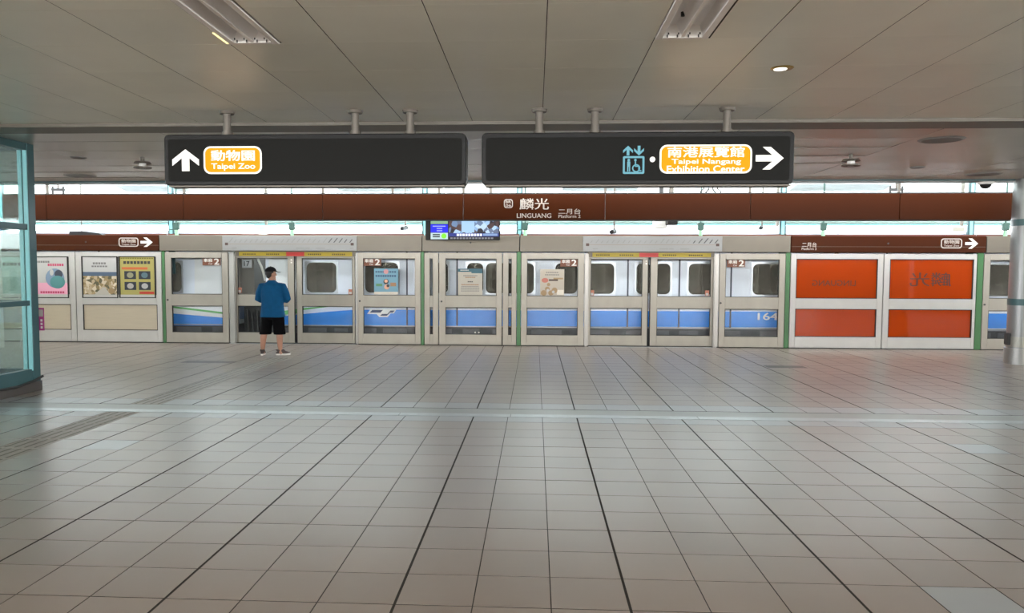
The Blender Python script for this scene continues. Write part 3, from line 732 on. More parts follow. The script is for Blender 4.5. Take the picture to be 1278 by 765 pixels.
MB().prism(P_([(332, 406.5), (640, 407), (1040, 409), (1040, 389.5), (905, 388.6), (640, 387.3), (470, 386.6), (440, 387), (410, 389), (378, 392), (332, 397)]), yb, YT + .05).build('blue_band', train_b, cr)
MB().prism(P_([(332, 395.2), (378, 390.3), (378, 387.0), (415, 382.2), (412, 381.6), (378, 384.6), (332, 391)]), yb - .002, YT).build('green_stripe', train_g, cr)
MB().prism(P_([(332, 375), (373, 375), (373, 300), (337.5, 300)]), yb - .002, YT + .01).build('nose_panel', train_w2, cr)
MB().prism(P_([(332, 391), (373, 385), (373, 374.5), (332, 374.5)]), yb - .003, YT + .01).build('nose_lower_panel', train_w2, cr)
# emblem on the blue band
def Z2(p): return [(440 + x / 6.117, 310 + y / 6.117) for x, y in p]
MB().prism(P_(Z2([(112, 500), (138, 462), (338, 462), (316, 496), (292, 496), (268, 524), (205, 524), (184, 502)]))[::-1], yb - .004, yb).build('emblem_outline', train_w2, cr)
navy = mat('emblem_navy', (48, 66, 104), .4)
for pts in ([(132, 490), (150, 470), (232, 470), (214, 490)], [(210, 514), (226, 500), (266, 500), (290, 474), (322, 474), (308, 490), (286, 490), (262, 514)]):
    MB().prism(P_(Z2(pts))[::-1], yb - .006, yb - .004).build('emblem_mark', navy, cr)
x0, z1 = at(945.5, 390.3, YT); x1, z0 = at(970.5, 399.5, YT)
text('164', x0, x1, z0, z1, yb - .006, train_w2, cr, .02, name='car_number')
WLc = [(-330, -270), (-240, -180), (-120, -60), (-20, 30), (60, 100), (150, 228)]
cl = car('white and blue train car ending left of the waiting person', -420, 297, WLc, [-150, -45, 125])
MB().prism(P_([(-420, 405), (297, 406.3), (297, 397.2), (277.7, 395), (216, 388.8), (180, 386), (120, 385), (-420, 382)]), yb, YT + .05).build('blue_band', train_b, cl)
MB().prism(P_([(160, 377.8), (217, 384.4), (277, 391.7), (297, 394), (297, 391.6), (277, 389.3), (217, 382.2), (160, 376.5)]), yb - .002, YT).build('green_stripe', train_g, cl)
MB().prism(P_([(243, 380), (297, 380), (297, 300), (243, 300)]), yb - .002, YT + .01).build('nose_panel', train_w2, cl)
MB().prism(P_([(160, 386.5), (297, 398), (297, 379), (160, 379)]), yb - .0015, YT + .01).build('nose_lower_panel', train_w2, cl)
# the coupling between the two cars
a, b = tx(298.5), tx(331)
t = thing('car_coupling', 'dark coupling gear and grey end panel between the two train cars', 'coupling', ((a + b) / 2, YT + .5, -1.2))
MB().box(a, b, YT + .25, YT + .9, .0, TZ['white'] + .05).build('coupler_block', mat('coupler', (36, 36, 38), .6, noise=.3, nscale=7), t, bevel=.04)
MB().box(a, b, YT + 1.0, YT + 1.1, .0, 2.5).build('end_panel', mat('end_panel', (128, 128, 126), .5), t)
MB().box(tx(319), tx(331), YT + .94, YT + 1.0, tz(352), tz(329)).build('end_window', mat('end_brown', (150, 108, 76), .4), t)
MB().tube([(tx(u), YT + .5, tz(v)) for u, v in ((311, 318), (314, 326), (317.5, 334), (320, 342), (322, 352))], .03, 8).build('jumper_hose', white_m, t)
x, z = at(308, 329, YT + .6)
MB().box(x - .12, x + .12, YT + .6, YT + .61, z - .1, z + .1).build('number_card', paper, t); text('17', x - .07, x + .07, z - .06, z + .06, YT + .596, ink, t, .02)
for k in range(5):
    MB().tube([(a + .1 + k * .12, YT + .2, TZ['white'] - .05 - .08 * (k % 2)), (a + .14 + k * .12, YT + .2, .2)], .03, 8).build('coupling_hose', black, t)
MB().box(a, b, YT + .2, YT + .3, TZ['white'] + .05, TZ['white'] + .14).build('end_step', train_w2, t)
MB().box(a + .05, b, YT + .3, YT + 2.2, -1.25, .0).build('bogie', train_d, t)
cr2 = car('next train car, dark-windowed, seen at the far right beyond the orange panels', 1046, 1560, [(1060, 1090), (1120, 1180), (1228, 1300), (1330, 1400), (1440, 1500)], [1105, 1205])
MB().prism(P_([(1046, 409), (1560, 411), (1560, 393), (1046, 390.5)]), yb, YT + .05).build('blue_band', train_b, cr2)

# ================================================================== FASCIA WITH THE STATION NAME
YF = 15.95
fx0, fx1 = AX(7, YF), AX(1274.5, YF)
FZ0, FZ1 = AZ(274.2, YF), AZ(242.2, YF)
t = thing('name_fascia', 'long brown hanging fascia carrying the station name', 'fascia', ((fx0 + fx1) / 2, YF + .06, FZ0))
seams = [7, 61, 231, 403.5, 578, 754, 934, 1119, 1274.5]
for a, b in zip(seams, seams[1:]):
    MB().box(AX(a, YF) + .004, AX(b, YF) - .004, YF, YF + .12, FZ0, FZ1).build('panel', brown_m, t, bevel=.008, seg=1)
MB().box(fx0, fx1, YF + .005, YF + .115, FZ1, FZ1 + .025).build('top_rail', gasket, t); MB().box(fx0, fx1, YF - .004, YF + .124, FZ0 - .02, FZ0).build('bottom_rail', gasket, t)
for a in seams[1:-1] + [490]:
    x = AX(a, YF); MB().box(x - .025, x + .025, YF + .04, YF + .08, FZ1, 3.62).build('hanger', pole_m, t); 
def ftext(s, u0, u1, v0, v1, m, bold=.01):
    x0, z1 = at(u0, v0, YF); x1, z0 = at(u1, v1, YF); return text(s, x0, x1, z0, z1, YF - .004, m, t, bold)
ftext('麟光', 648.5, 685, 247.5, 261.5, silver_l, .012); ftext('LINGUANG', 645, 688, 266.3, 272, silver_l, .012)
ftext('二月台', 697, 724.5, 260.5, 267.3, silver_l, .005); ftext('Platform 2', 697, 724.5, 268, 272, silver_l, .008)
x0, z1 = at(629, 248.6, YF); x1, z0 = at(640, 259.6, YF)
MB().ring(rrect(x0, x1, z0, z1, .05), rrect(x0 + .016, x1 - .016, z0 + .016, z1 - .016, .04), YF - .005, YF).build('outline', silver_l, t)
ftext('BR', 631, 638, 250.3, 253.5, silver_l, .02); ftext('06', 631, 638, 254.8, 258, silver_l, .02)

# ---- television under the fascia
YV = 16.55
x0, z1 = at(531, 268, YV); x1, z0 = at(624, 300, YV)
t = thing('television', 'long flat information television hanging under the brown fascia', 'television', ((x0 + x1) / 2, YV + .04, z0))
MB().box(x0, x1, YV, YV + .08, z0, z1).build('housing', black, t, bevel=.01)
def scr(u0, u1, v0, v1, m, nm='screen_area', k=1):
    a, zt = at(u0, v0, YV); b, zb = at(u1, v1, YV); return MB().box(a, b, YV - .0015 * k, YV, zb, zt).build(nm, m, t)
scr(537.5, 559, 272, 279.5, mat('scr_leaf', (150, 190, 150), .4, emit=.6)); scr(537.5, 559, 280, 290, mat('scr_blue', (20, 30, 235), .4, emit=.9)); scr(537.5, 559, 290.5, 298.6, mat('scr_white', (196, 222, 226), .4, emit=.7))
for v in (281.7, 284.5, 287.3): scr(540 if v < 282 else 545, 556 if v < 282 else 552, v, v + 1.2, mat('scr_text', (150, 160, 255), .4, emit=.9), 'screen_text', 2)
a, zt = at(554, 294.5, YV); MB().prism(circle(a, zt, .055), YV - .003, YV).build('screen_disc', mat('scr_green', (120, 220, 40), .4, emit=.9), t)
for v in (292, 294.5): scr(540, 549, v, v + 1.6, mat('scr_text2', (60, 90, 90), .4, emit=.2), 'screen_text', 2)
def news_mat():
    m = D.materials.new('news_picture'); m.use_nodes = True; nt = m.node_tree; b = nt.nodes['Principled BSDF']; N = nt.nodes.new; L = nt.links.new
    g = N('ShaderNodeNewGeometry'); v = N('ShaderNodeTexVoronoi'); v.inputs['Scale'].default_value = 9; L(g.outputs['Position'], v.inputs['Vector'])
    s = N('ShaderNodeSeparateColor'); L(v.outputs['Color'], s.inputs[0]); c = N('ShaderNodeValToRGB'); L(s.outputs[0], c.inputs[0])
    c.color_ramp.elements[0].color = rgb(24, 26, 40); c.color_ramp.elements[1].color = rgb(196, 220, 246)
    for p, q in ((.35, (86, 62, 60)), (.55, (120, 160, 205)), (.75, (160, 196, 236))): e = c.color_ramp.elements.new(p); e.color = rgb(*q)
    L(c.outputs[0], b.inputs['Emission Color']); b.inputs['Emission Strength'].default_value = .8; b.inputs['Base Color'].default_value = (0.02, .02, .02, 1); return m
nm_ = news_mat()
scr(560, 622.5, 270, 291, nm_, 'screen_picture'); scr(576, 592, 272, 290, mat('scr_cyan', (168, 204, 240), .4, emit=.75), 'screen_picture', 2); scr(560, 622.5, 291, 295.2, mat('scr_bar', (36, 54, 150), .4, emit=.6), 'screen_bar', 2); scr(603, 621, 291.5, 294.3, mat('scr_bar2', (150, 180, 225), .4, emit=.6), 'screen_bar', 3)
for k in range(9): scr(570 + 3.6 * k, 572.8 + 3.6 * k, 291.6, 294.6, mat('scr_wtext', (225, 232, 255), .4, emit=.9), 'screen_text', 3)
for k in range(14): scr(562 + 3.9 * k, 564.8 + 3.9 * k, 296.3, 298.3, mat('scr_gtext', (150, 150, 160), .4, emit=.5), 'screen_text', 2)
for u in (548, 612): x = AX(u, YV); MB().box(x - .03, x + .03, YV + .02, YV + .06, z1, roof_z(YV) + .01).build('hanger', pole_m, t)

# ================================================================== HANGING DIRECTION SIGNS
YD = 8.24
def dsign(u0, u1, poles, label):
    x0, x1 = u0, u1; z0, z1 = 2.612, 3.155
    t = thing('direction_sign', label, 'direction sign', ((x0 + x1) / 2, YD + .12, z0))
    MB().prism(rrect(x0, x1, z0, z1, .05), YD, YD + .24).build('housing', sign_k, t, bevel=.008, seg=1, smooth=False)
    MB().prism(rrect(x0 + .045, x1 - .045, z0 + .04, z1 - .05, .03), YD - .004, YD).build('face', sign_f, t)
    MB().box(x0 + .04, x1 - .02, YD + .01, YD + .2, z0 - .015, z0).build('bottom_trim', pole_m, t)
    for x in poles:
        p = MB().cyl(x, YD + .12, z1 - .01, CZ, .042, 20).build('pole', pole_m, t, smooth=True)
        MB().cyl(x, YD + .12, CZ - .03, CZ, .075, 24, .085).build('flange', pole_m, p, smooth=True)
        MB().cyl(x, YD + .12, z1, z1 + .04, .06, 20).build('collar', pole_m, p, smooth=True)
    return t
sl = dsign(-4.01, -.74, (-3.36, -1.95, -1.355), 'dark hanging sign with an up arrow and orange zoo plate')
sr = dsign(-.575, 2.665, (.03, .62, 2.0), 'dark hanging sign with lift symbol, orange exhibition plate, right arrow')
YE = YD - .004
def sarr(t, u0, u1, v0, v1, m, d):
    xa, za = at(u0, v0, YE); xb, zb = at(u1, v1, YE)
    return MB().prism(arrow((xa + xb) / 2, (za + zb) / 2, xb - xa, za - zb, d), YE - .006, YE).build('arrow', m, t)
def plate(t, u0, u1, v0, v1, lines):
    x0, z1 = at(u0, v0, YE); x1, z0 = at(u1, v1, YE)
    p = MB().prism(rrect(x0, x1, z0, z1, .075), YE - .004, YE).build('plate_border', em_w, t)
    MB().prism(rrect(x0 + .018, x1 - .018, z0 + .018, z1 - .018, .06), YE - .006, YE - .004).build('plate', em_o, t)
    for s, a, b, va, vb, bold in lines:
        xa, za = at(a, va, YE); xb, zb = at(b, vb, YE); text(s, xa, xb, zb, za, YE - .0085, em_w, t, bold)
sarr(sl, 215, 248.5, 186.5, 213.5, em_w, 'up')
plate(sl, 254, 327, 182.8, 217, [('動物園', 263.5, 318.5, 187.5, 201, .025), ('Taipei Zoo', 264, 319, 204, 213, .02)])
sarr(sr, 943.5, 977.5, 183.5, 211.5, em_w, 'right')
plate(sr, 823.5, 938, 180.8, 216.3, [('南港展覽館', 833, 929, 183.5, 196.3, .02), ('Taipei Nangang', 838, 924.5, 198.5, 206.3, .02), ('Exhibition Center', 832, 929, 206.8, 215.0, .02)])
x, z = at(814.3, 199, YE); MB().prism(circle(x, z, .028), YE - .006, YE).build('dot', em_w, sr)
sarr(sr, 777.8, 789.8, 182, 194, em_c, 'up'); sarr(sr, 791.5, 803.5, 182, 194, em_c, 'down')
x0, z1 = at(777.5, 195, YE); x1, z0 = at(804, 217, YE)
w, h = x1 - x0, z1 - z0
ic = MB().ring(rrect(x0, x1, z0, z1, .015), rrect(x0 + .02, x1 - .02, z0 + .02, z1 - .02, .008), YE - .006, YE).build('lift_symbol', em_c, sr)
q = MB(); q.prism(circle(x0 + .27 * w, z0 + .78 * h, .014, 12), YE - .006, YE).box(x0 + .2 * w, x0 + .34 * w, YE - .006, YE, z0 + .4 * h, z0 + .7 * h).box(x0 + .2 * w, x0 + .26 * w, YE - .006, YE, z0 + .14 * h, z0 + .4 * h).box(x0 + .29 * w, x0 + .34 * w, YE - .006, YE, z0 + .14 * h, z0 + .4 * h)
q.build('figure_mark', em_c, ic)
q = MB(); c = (x0 + .62 * w, z0 + .32 * h); q.ring(circle(*c, .042, 20), circle(*c, .030, 20), YE - .006, YE); q.prism(circle(x0 + .58 * w, z0 + .78 * h, .013, 12), YE - .006, YE)
q.box(x0 + .555 * w, x0 + .61 * w, YE - .006, YE, z0 + .4 * h, z0 + .7 * h).box(x0 + .56 * w, x0 + .76 * w, YE - .006, YE, z0 + .4 * h, z0 + .46 * h).box(x0 + .72 * w, x0 + .78 * w, YE - .006, YE, z0 + .18 * h, z0 + .44 * h).box(x0 + .76 * w, x0 + .86 * w, YE - .006, YE, z0 + .16 * h, z0 + .21 * h)
q.build('wheelchair_mark', em_c, ic)

# ================================================================== CEILING FITTINGS
trough = mat('lamp_trough', (244, 242, 238), .35, 0); trough_d = mat('lamp_reflector', (246, 246, 246), .3, .1)
def fixture(xa, y0, y1, label, warm=False):
    xb = xa + .385
    t = thing('ceiling_light', label, 'ceiling light', ((xa + xb) / 2, (y0 + y1) / 2, CZ))
    MB().ring([(xb, y1), (xa, y1), (xa, y0), (xb, y0)], [(xb - .045, y1 - .05), (xa + .045, y1 - .05), (xa + .045, y0 + .05), (xb - .045, y0 + .05)], 0, 1)
    f = MB()
    f.box(xa, xa + .05, y0, y1, CZ - .006, CZ + .03).box(xb - .05, xb, y0, y1, CZ - .006, CZ + .03).box(xa + .05, xb - .05, y1 - .05, y1, CZ - .006, CZ + .03).box(xa + .05, xb - .05, y0, y0 + .05, CZ - .006, CZ + .03)
    f.build('rim', trough, t, bevel=.004, seg=1)
    xm = (xa + xb) / 2; A, B = xa + .05, xb - .05
    q = MB()
    prof = [(A, CZ), (A + .02, CZ + .08), (xm - .05, CZ + .09), (xm - .008, CZ + .005), (xm + .008, CZ + .005), (xm + .05, CZ + .09), (B - .02, CZ + .08), (B, CZ)]
    ya, yb_ = y0 + .05, y1 - .05
    q.add([(x, ya, z) for x, z in prof] + [(x, yb_, z) for x, z in prof], [(i, i + 1, i + 9, i + 8) for i in range(7)])
    q.build('reflector', trough_d, t)
    MB().box(A, B, y1 - .052, y1 - .045, CZ, CZ + .1).build('end_plate', trough, t)
    MB().box(xm - .012, xm + .012, ya, yb_, CZ - .004, CZ + .006).build('centre_ridge', trough, t)
    s = MB()
    for x in (A + .03, xm - .04, xm + .04, B - .03):
        for dy in (.025, .075): s.tube([(x, y1 - dy - .04, CZ - .003 + (0 if dy > .05 else -.006)), (x, y1 - dy - .04, CZ + .01)], .005, 8)
    s.build('screw_heads', darkgrey, t)
    MB().cyl(xm - .05, y1 - .32, CZ + .06, CZ + .09, .014, 10).build('plug', black, t)
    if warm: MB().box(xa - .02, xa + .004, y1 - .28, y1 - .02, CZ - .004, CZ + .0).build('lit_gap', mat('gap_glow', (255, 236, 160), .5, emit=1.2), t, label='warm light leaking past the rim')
fixture(PX - .8 * 3 + .004, PY - 1.6, PY, 'recessed fluorescent trough in the ceiling above the zoo sign', warm=True)
fixture(PX + .8 + .004, PY - 1.6, PY, 'recessed fluorescent trough in the ceiling above the exhibition sign')
t = thing('downlight', 'small gold-rimmed round downlight in the near ceiling', 'downlight', (2.064, 6.754, CZ))
MB().tube([(2.064, 6.754, CZ - .008), (2.064, 6.754, CZ + .004)], [.085, .10], 28).build('rim', mat('gold', (176, 150, 84), .3, .8), t, smooth=True)
MB().cyl(2.05, 6.754, CZ - .012, CZ - .006, .055, 24).build('lens', mat('downlight_lens', (255, 252, 240), .3, emit=1.1), t)
# speakers / detectors in the far ceiling
for u, v, r, lab in ((1175, 174, .28, 'wide grey ceiling disc right of the exhibition sign'), (1227, 217, .3, 'grey ceiling disc near the right column'), (100, 219, .28, 'grey ceiling disc left of the zoo sign'), (1145, 208.5, .12, 'small grey ceiling disc near the platform edge'), (98, 196.3, .12, 'small ceiling disc close to the teal frame')):
    d = _fw + AR * ((u - CX) / F) - AU * ((v - CY) / F); s = (CZ - H) / d.z
    o = thing('ceiling_speaker', lab, 'speaker', (d.x * s, d.y * s, CZ))
    MB().tube([(d.x * s, d.y * s, CZ - .012), (d.x * s, d.y * s, CZ + .002)], [r * .93, r], 28).build('rim', mat('speaker_grey', (150, 148, 144), .5), o, smooth=True)
    MB().cyl(d.x * s, d.y * s, CZ - .016, CZ - .01, r * .82, 28).build('grille', mat('speaker_grille', (122, 120, 116), .6), o)
for u, v, lab in ((178, 206, 'ceiling sprinkler rose left of the zoo sign'), (1062, 203, 'ceiling sprinkler rose right of the exhibition sign')):
    d = _fw + AR * ((u - CX) / F) - AU * ((v - CY) / F); s = (CZ - .12 - H) / d.z; x, y = d.x * s, d.y * s
    t = thing('sprinkler', lab, 'sprinkler', (x, y, CZ - .16))
    MB().cyl(x, y, CZ - .08, CZ, .03, 14).build('stem', pole_m, t); MB().cyl(x, y, CZ - .10, CZ - .07, .13, 20, .11).build('upper_plate', pole_m, t); MB().cyl(x, y, CZ - .17, CZ - .10, .05, 16).build('sensor_body', trough, t); MB().cyl(x, y, CZ - .17, CZ - .15, .13, 20).build('lower_plate', pole_m, t)

# ================================================================== SMALL EQUIPMENT ABOVE THE GATES
for u, lab in ((220.5, 'pale green sensor post over the left emergency gate'), (364.5, 'sensor post behind the left route board'), (655.5, 'bright green sensor post below the station name'), (874.5, 'sensor post above the right route board'), (1027.5, 'sensor post above the orange panels'), (1255, 'green sensor post beside the steel column')):
    y = YG + .25; x = AX(u, y, 285)
    t = thing('sensor_post', lab, 'sensor', (x, y, HT))
    gm = mat('sensor_green', (150, 200, 160), .5); gd = mat('sensor_dark', (60, 92, 84), .5)
    MB().cyl(x, y, HT, HT + .13, .04, 14).build('stem', gm, t); MB().box(x - .16, x + .16, y - .02, y + .02, HT + .13, HT + .15).build('cross_bar', gd, t)
    MB().box(x - .07, x + .07, y - .05, y + .05, HT + .15, HT + .30).build('head', gd, t, bevel=.01); MB().cyl(x, y, HT + .3, roof_z(y) + .01, .02, 8).build('conduit', gd, t)
def hung_box(u0, u1, v0, v1, y, m, label, name, cat, face=None):
    x0, z1 = at(u0, v0, y); x1, z0 = at(u1, v1, y)
    t = thing(name, label, cat, ((x0 + x1) / 2, y, z0))
    MB().box(x0, x1, y, y + .3, z0, z1).build('housing', m, t, bevel=.015)
    if face: MB().box(x0 + .05 * (x1 - x0), x0 + .5 * (x1 - x0), y - .006, y, z0 + .1 * (z1 - z0), z0 + .75 * (z1 - z0)).build('front_plate', face, t)
    MB().box((x0 + x1) / 2 - .03, (x0 + x1) / 2 + .03, y + .1, y + .16, z1 - .01, roof_z(y + .13) + .01).build('hanger', pole_m, t)
    return t
hung_box(316, 344.5, 281, 289.5, 19.6, mat('box_white', (205, 220, 216), .5), 'white hung equipment box above the waiting person', 'equipment_box', 'box', teal_l)
hung_box(1188, 1219, 282, 289.5, 19.6, mat('box_grey', (190, 192, 190), .5), 'grey hung equipment box above the zoo arrow on the right', 'equipment_box', 'box', mat('vent_tan', (120, 112, 98), .6))
hung_box(961, 983, 282, 289.5, 19.6, mat('box_rose', (216, 190, 186), .5), 'pinkish hung equipment box left of the orange panels', 'equipment_box', 'box')
hung_box(833.5, 846, 270, 280.5, 16.9, black, 'small black box hanging under the fascia near the right route board', 'junction_box', 'box')
hung_box(817, 833, 270, 284.5, 17.2, mat('box_pale', (232, 232, 226), .5), 'white box hanging under the fascia near the right route board', 'junction_box', 'box')
# black device lying on the left header
x0, z1 = at(86, 289.5, YG + .1); x1, _ = at(128, 292, YG + .1)
t = thing('signal_device', 'black flat device lying on the brown header at the left', 'device', ((x0 + x1) / 2, YG + .2, HT))
MB().prism([(x0, HT), (x1, HT), (x1 - .1, HT + .05), (x0 + .35, HT + .09), (x0, HT + .09)], YG + .1, YG + .3).build('housing', black, t, bevel=.01)
MB().cyl(x0 + .25, YG + .2, HT + .08, roof_z(YG + .2) + .01, .015, 8).build('conduit', pole_m, t)
# cctv cameras
def cctv(u, v, y, top, label, dark=True):
    x, z = at(u, v, y)
    t = thing('security_camera', label, 'camera', (x, y, z - .08))
    MB().tube([(x - .07, y - .14, z - .03), (x + .02, y + .1, z)], [.05, .055], 14).build('body', darkgrey if dark else trough, t, smooth=True)
    MB().cyl(x, y, z + .03, top, .02, 10).build('mount', pole_m, t); MB().tube([(x - .075, y - .155, z - .032), (x - .07, y - .14, z - .03)], .04, 14).build('lens', black, t)
cctv(766.5, 288, YG - .2, roof_z(YG - .2) + .01, 'dark security camera above the left end of the right route board')
cctv(951, 283.5, 18.4, roof_z(18.4) + .01, 'dark security camera hanging left of the orange panels')
cctv(506, 284, 18.4, roof_z(18.4) + .01, 'dark security camera hanging left of the television')
# dome camera and brackets at the ceiling edge
x, z = at(1230, 233, 15.1); z = 3.33
t = thing('dome_camera', 'white dome security camera at the ceiling edge near the column', 'camera', (x, 15.1, z - .05))
MB().cyl(x, 15.1, z + .02, 3.4, .12, 22, .15).build('housing', trough, t, smooth=True); MB().ell((x, 15.1, z + .02), (.10, .10, .085)).build('dome', black, t, smooth=True); MB().tube([(x + .1, 15.1, z + .06), (x + .22, 15.05, z + .1)], .03, 10).build('arm', trough, t)
for u, lab in ((72.5, 'dark bracket above the fascia at the left end'), (1118.5, 'dark bracket above the fascia at the right end')):
    y = 16.35; x, z = at(u, 237, y); t = thing('cable_bracket', lab, 'bracket', (x, y, FZ1 + .02))
    for dx in (-.12, .12): MB().box(x + dx - .015, x + dx + .015, y - .02, y + .02, FZ1 - .05, z + .08).build('upright', darkgrey, t)
    MB().box(x - .13, x + .13, y - .05, y + .05, z - .02, z + .03).build('cross_bar', darkgrey, t); MB().cyl(x, y, z, roof_z(y) + .01, .02, 10).build('conduit', pole_m, t)
x, z = at(887, 237, 16.4)
t = thing('pipe_hooks', 'pair of curved dark pipes above the fascia under the exhibition sign', 'pipes', (x, 16.4, FZ1 - .1))
for s in (-1, 1):
    MB().tube([(x + s * .02, 16.4, roof_z(16.4)), (x + s * .03, 16.4, z + .1), (x + s * .05, 16.4, z + .0), (x + s * .1, 16.4, z - .06), (x + s * .1, 16.4, FZ1 - .1)], .018, 8).build('inner_pipe', darkgrey, t, smooth=True)
    MB().tube([(x + s * .13, 16.4, roof_z(16.4)), (x + s * .14, 16.4, z + .02), (x + s * .2, 16.4, z - .02), (x + s * .22, 16.4, FZ1 - .1)], .018, 8).build('outer_pipe', darkgrey, t, smooth=True)
for u, lab in ((825.5, 'short dark drop pipe above the fascia, left of the pair'), (837.5, 'short grey drop pipe above the fascia, right of the pair')):
    x, z = at(u, 237, 16.5); MB().cyl(x, 16.5, FZ1 - .1, roof_z(16.5), .045, 12).build('drop_pipe', darkgrey if u < 830 else pole_m, label=lab, cat='pipe', smooth=True)
# flat roof lamps over the track
for u0, u1, lab in ((150, 232, 'flat grey roof lamp above the left sign end'), (420, 512, 'flat grey roof lamp seen under the zoo sign'), (702, 797, 'flat grey roof lamp above the station name'), (990, 1110, 'flat grey roof lamp right of the exhibition sign')):
    a, b = AX(u0, 19.95, 238), AX(u1, 19.95, 238)
    t = thing('roof_lamp', lab, 'roof lamp', ((a + b) / 2, 19.95, roof_z(19.95) - .05))
    q = MB()
    def rz(y, d): return roof_z(y) - d
    ya, yb2 = 19.6, 20.3
    q.add([(a, ya, rz(ya, .05)), (b, ya, rz(ya, .05)), (b, yb2, rz(yb2, .05)), (a, yb2, rz(yb2, .05)), (a, ya, rz(ya, -.004)), (b, ya, rz(ya, -.004)), (b, yb2, rz(yb2, -.004)), (a, yb2, rz(yb2, -.004))],
          [(3, 2, 1, 0), (4, 5, 6, 7), (0, 1, 5, 4), (1, 2, 6, 5), (2, 3, 7, 6), (3, 0, 4, 7)])
    q.build('housing', mat('roof_lamp', (140, 142, 140), .5), t)
    MB().box(a - .04, b + .04, 19.56, 19.6, rz(19.58, .06), rz(19.58, 0)).build('edge_rim', trough, t)

# ================================================================== STEEL COLUMN (right)
xc, yc = 9.16, 14.85
t = thing('steel_column', 'round steel-clad column with teal bands at the right edge', 'column', (xc, yc, 0))
cm = mat('column_steel', (140, 140, 140), .3, .5, noise=.04, nscale=3)
MB().cyl(xc, yc, .0, CZ + .16, .34, 40).build('shaft', cm, t, smooth=True)
MB().cyl(xc, yc, 0, .3, .372, 40).build('base_ring', mat('base_steel', (150, 148, 146), .3, .7), t, smooth=True)
MB().cyl(xc, yc, .33, .52, .352, 40).build('kick_band', mat('kick', (150, 148, 140), .35, .6), t, smooth=True)
for z in (1.10, 2.56): MB().cyl(xc, yc, z, z + .12, .35, 40).build('teal_band', teal_m, t, smooth=True)
MB().box(xc - .40, xc - .33, yc - .06, yc + .06, .36, .58).build('outlet_box', darkgrey, t, bevel=.01)

# ================================================================== GLASS ENCLOSURE (left)
XB, YC_ = -6.94, 10.47
t = thing('glass_enclosure', 'teal-framed glass enclosure at the left edge', 'glass enclosure', (XB - 1.2, 8.3, 0))
MB().box(XB - .12, XB, YC_ - .15, YC_, .14, CZ).build('corner_post', teal_m, t, bevel=.006, seg=1)
for y in (YC_ - 1.75, YC_ - 3.5): MB().box(XB - .10, XB - .01, y - .06, y + .06, .14, CZ).build('mullion', teal_m, t, bevel=.006, seg=1)
MB().box(XB - .13, XB - .075, YC_ - .17, YC_ - .151, .3, CZ - .1).build('painted_lit_strip', teal_l, t, label='pale cyan strip painted as the lit face of the post')  # pale colour stands in for light falling on this post face
MB().box(XB - .055, XB - .004, YC_ - .17, YC_ - .151, .3, CZ - .1).build('painted_lit_strip', teal_l, t, label='pale cyan strip painted as the lit face of the post')
for z0, z1 in ((.14, .32), (1.20, 1.27), (2.24, 2.32), (CZ - .1, CZ)):
    MB().box(XB - .11, XB - .012, 5.6, YC_ - .15, z0, z1).build('rail', teal_m, t, bevel=.004, seg=1)
    MB().box(XB - 2.6, XB - .12, YC_ - .11, YC_ - .012, z0, z1).build('back_rail', teal_m, t, bevel=.004, seg=1)
eg = glass_mat('enclosure_glass', (.88, .95, .94), .06, .03, .06, (.7, .75, .74))
for z0, z1 in ((.32, 1.20), (1.27, 2.24), (2.32, CZ - .1)):
    for ya, yb2 in ((5.6, YC_ - 3.56), (YC_ - 3.44, YC_ - 1.81), (YC_ - 1.69, YC_ - .15)):
        MB().box(XB - .07, XB - .06, ya, yb2, z0, z1).build('side_pane', eg, t)
    MB().box(XB - 2.6, XB - .12, YC_ - .07, YC_ - .06, z0, z1).build('back_pane', eg, t)
MB().box(XB - 2.6, XB + .01, 5.6, YC_ + .01, 0, .14).build('plinth', mat('plinth_dark', (66, 60, 56), .5), t)
MB().box(XB - 2.6, XB - .02, 5.6, YC_ - .01, CZ - .02, CZ).build('roof_plate', mat('enclosure_roof', (150, 160, 160), .5), t)
MB().tube([(XB + .012, 9.4, .15), (XB + .015, 9.9, .12), (XB + .015, 10.3, .16), (XB + .02, YC_ + .01, .2)], .018, 8).build('cable', black, t, smooth=True)
# things inside and beside
t = thing('ticket_machine', 'pale grey upright machine behind the enclosure glass', 'machine', (-8.0, 9.75, .14))
MB().box(-8.2, -7.85, 9.6, 9.95, .14, 1.15).build('cabinet', mat('machine_grey', (196, 198, 194), .4), t, bevel=.03); MB().cyl(-7.98, 9.75, 1.15, 2.0, .07, 16).build('mast', mat('machine_grey', (196, 198, 194), .4), t); MB().box(-7.85, -7.75, 9.62, 9.9, .5, 1.1).build('screen', mat('machine_blue', (70, 130, 160), .4), t)
MB().box(-7.72, -7.4, 10.0, 10.2, .14, .95).build('blue_bin', mat('bin_blue', (80, 130, 150), .5), label='blue box standing behind the enclosure glass', cat='box', bevel=.02)
x, z = at(50.5, 402, 10.5)
t = thing('small_placard', 'narrow magenta placard sticking out behind the teal corner post', 'placard', (XB + .02, YC_ + .02, .9))
MB().box(XB - .02, XB + .055, YC_ + .012, YC_ + .03, AZ(417, 10.5), AZ(388, 10.5)).build('sheet', mat('placard_magenta', (150, 34, 110), .5), t)
MB().box(XB - .015, XB + .05, YC_ + .008, YC_ + .012, AZ(399, 10.5), AZ(390, 10.5)).build('picture', mat('placard_grey', (150, 146, 140), .5), t)
for k in range(3): MB().box(XB + .012, XB + .04, YC_ + .008, YC_ + .012, AZ(414.5 - 4.5 * k, 10.5), AZ(411.6 - 4.5 * k, 10.5)).build('mark', paper, t)
# pale wall end beyond the fascia at far left
MB().box(-14.5, AX(5.5, 16.0) - .1, 15.7, 16.1, 0, 3.58).build('wall_left', mat('wall_beige', (196, 190, 180), .6), kind='structure', bevel=.01)

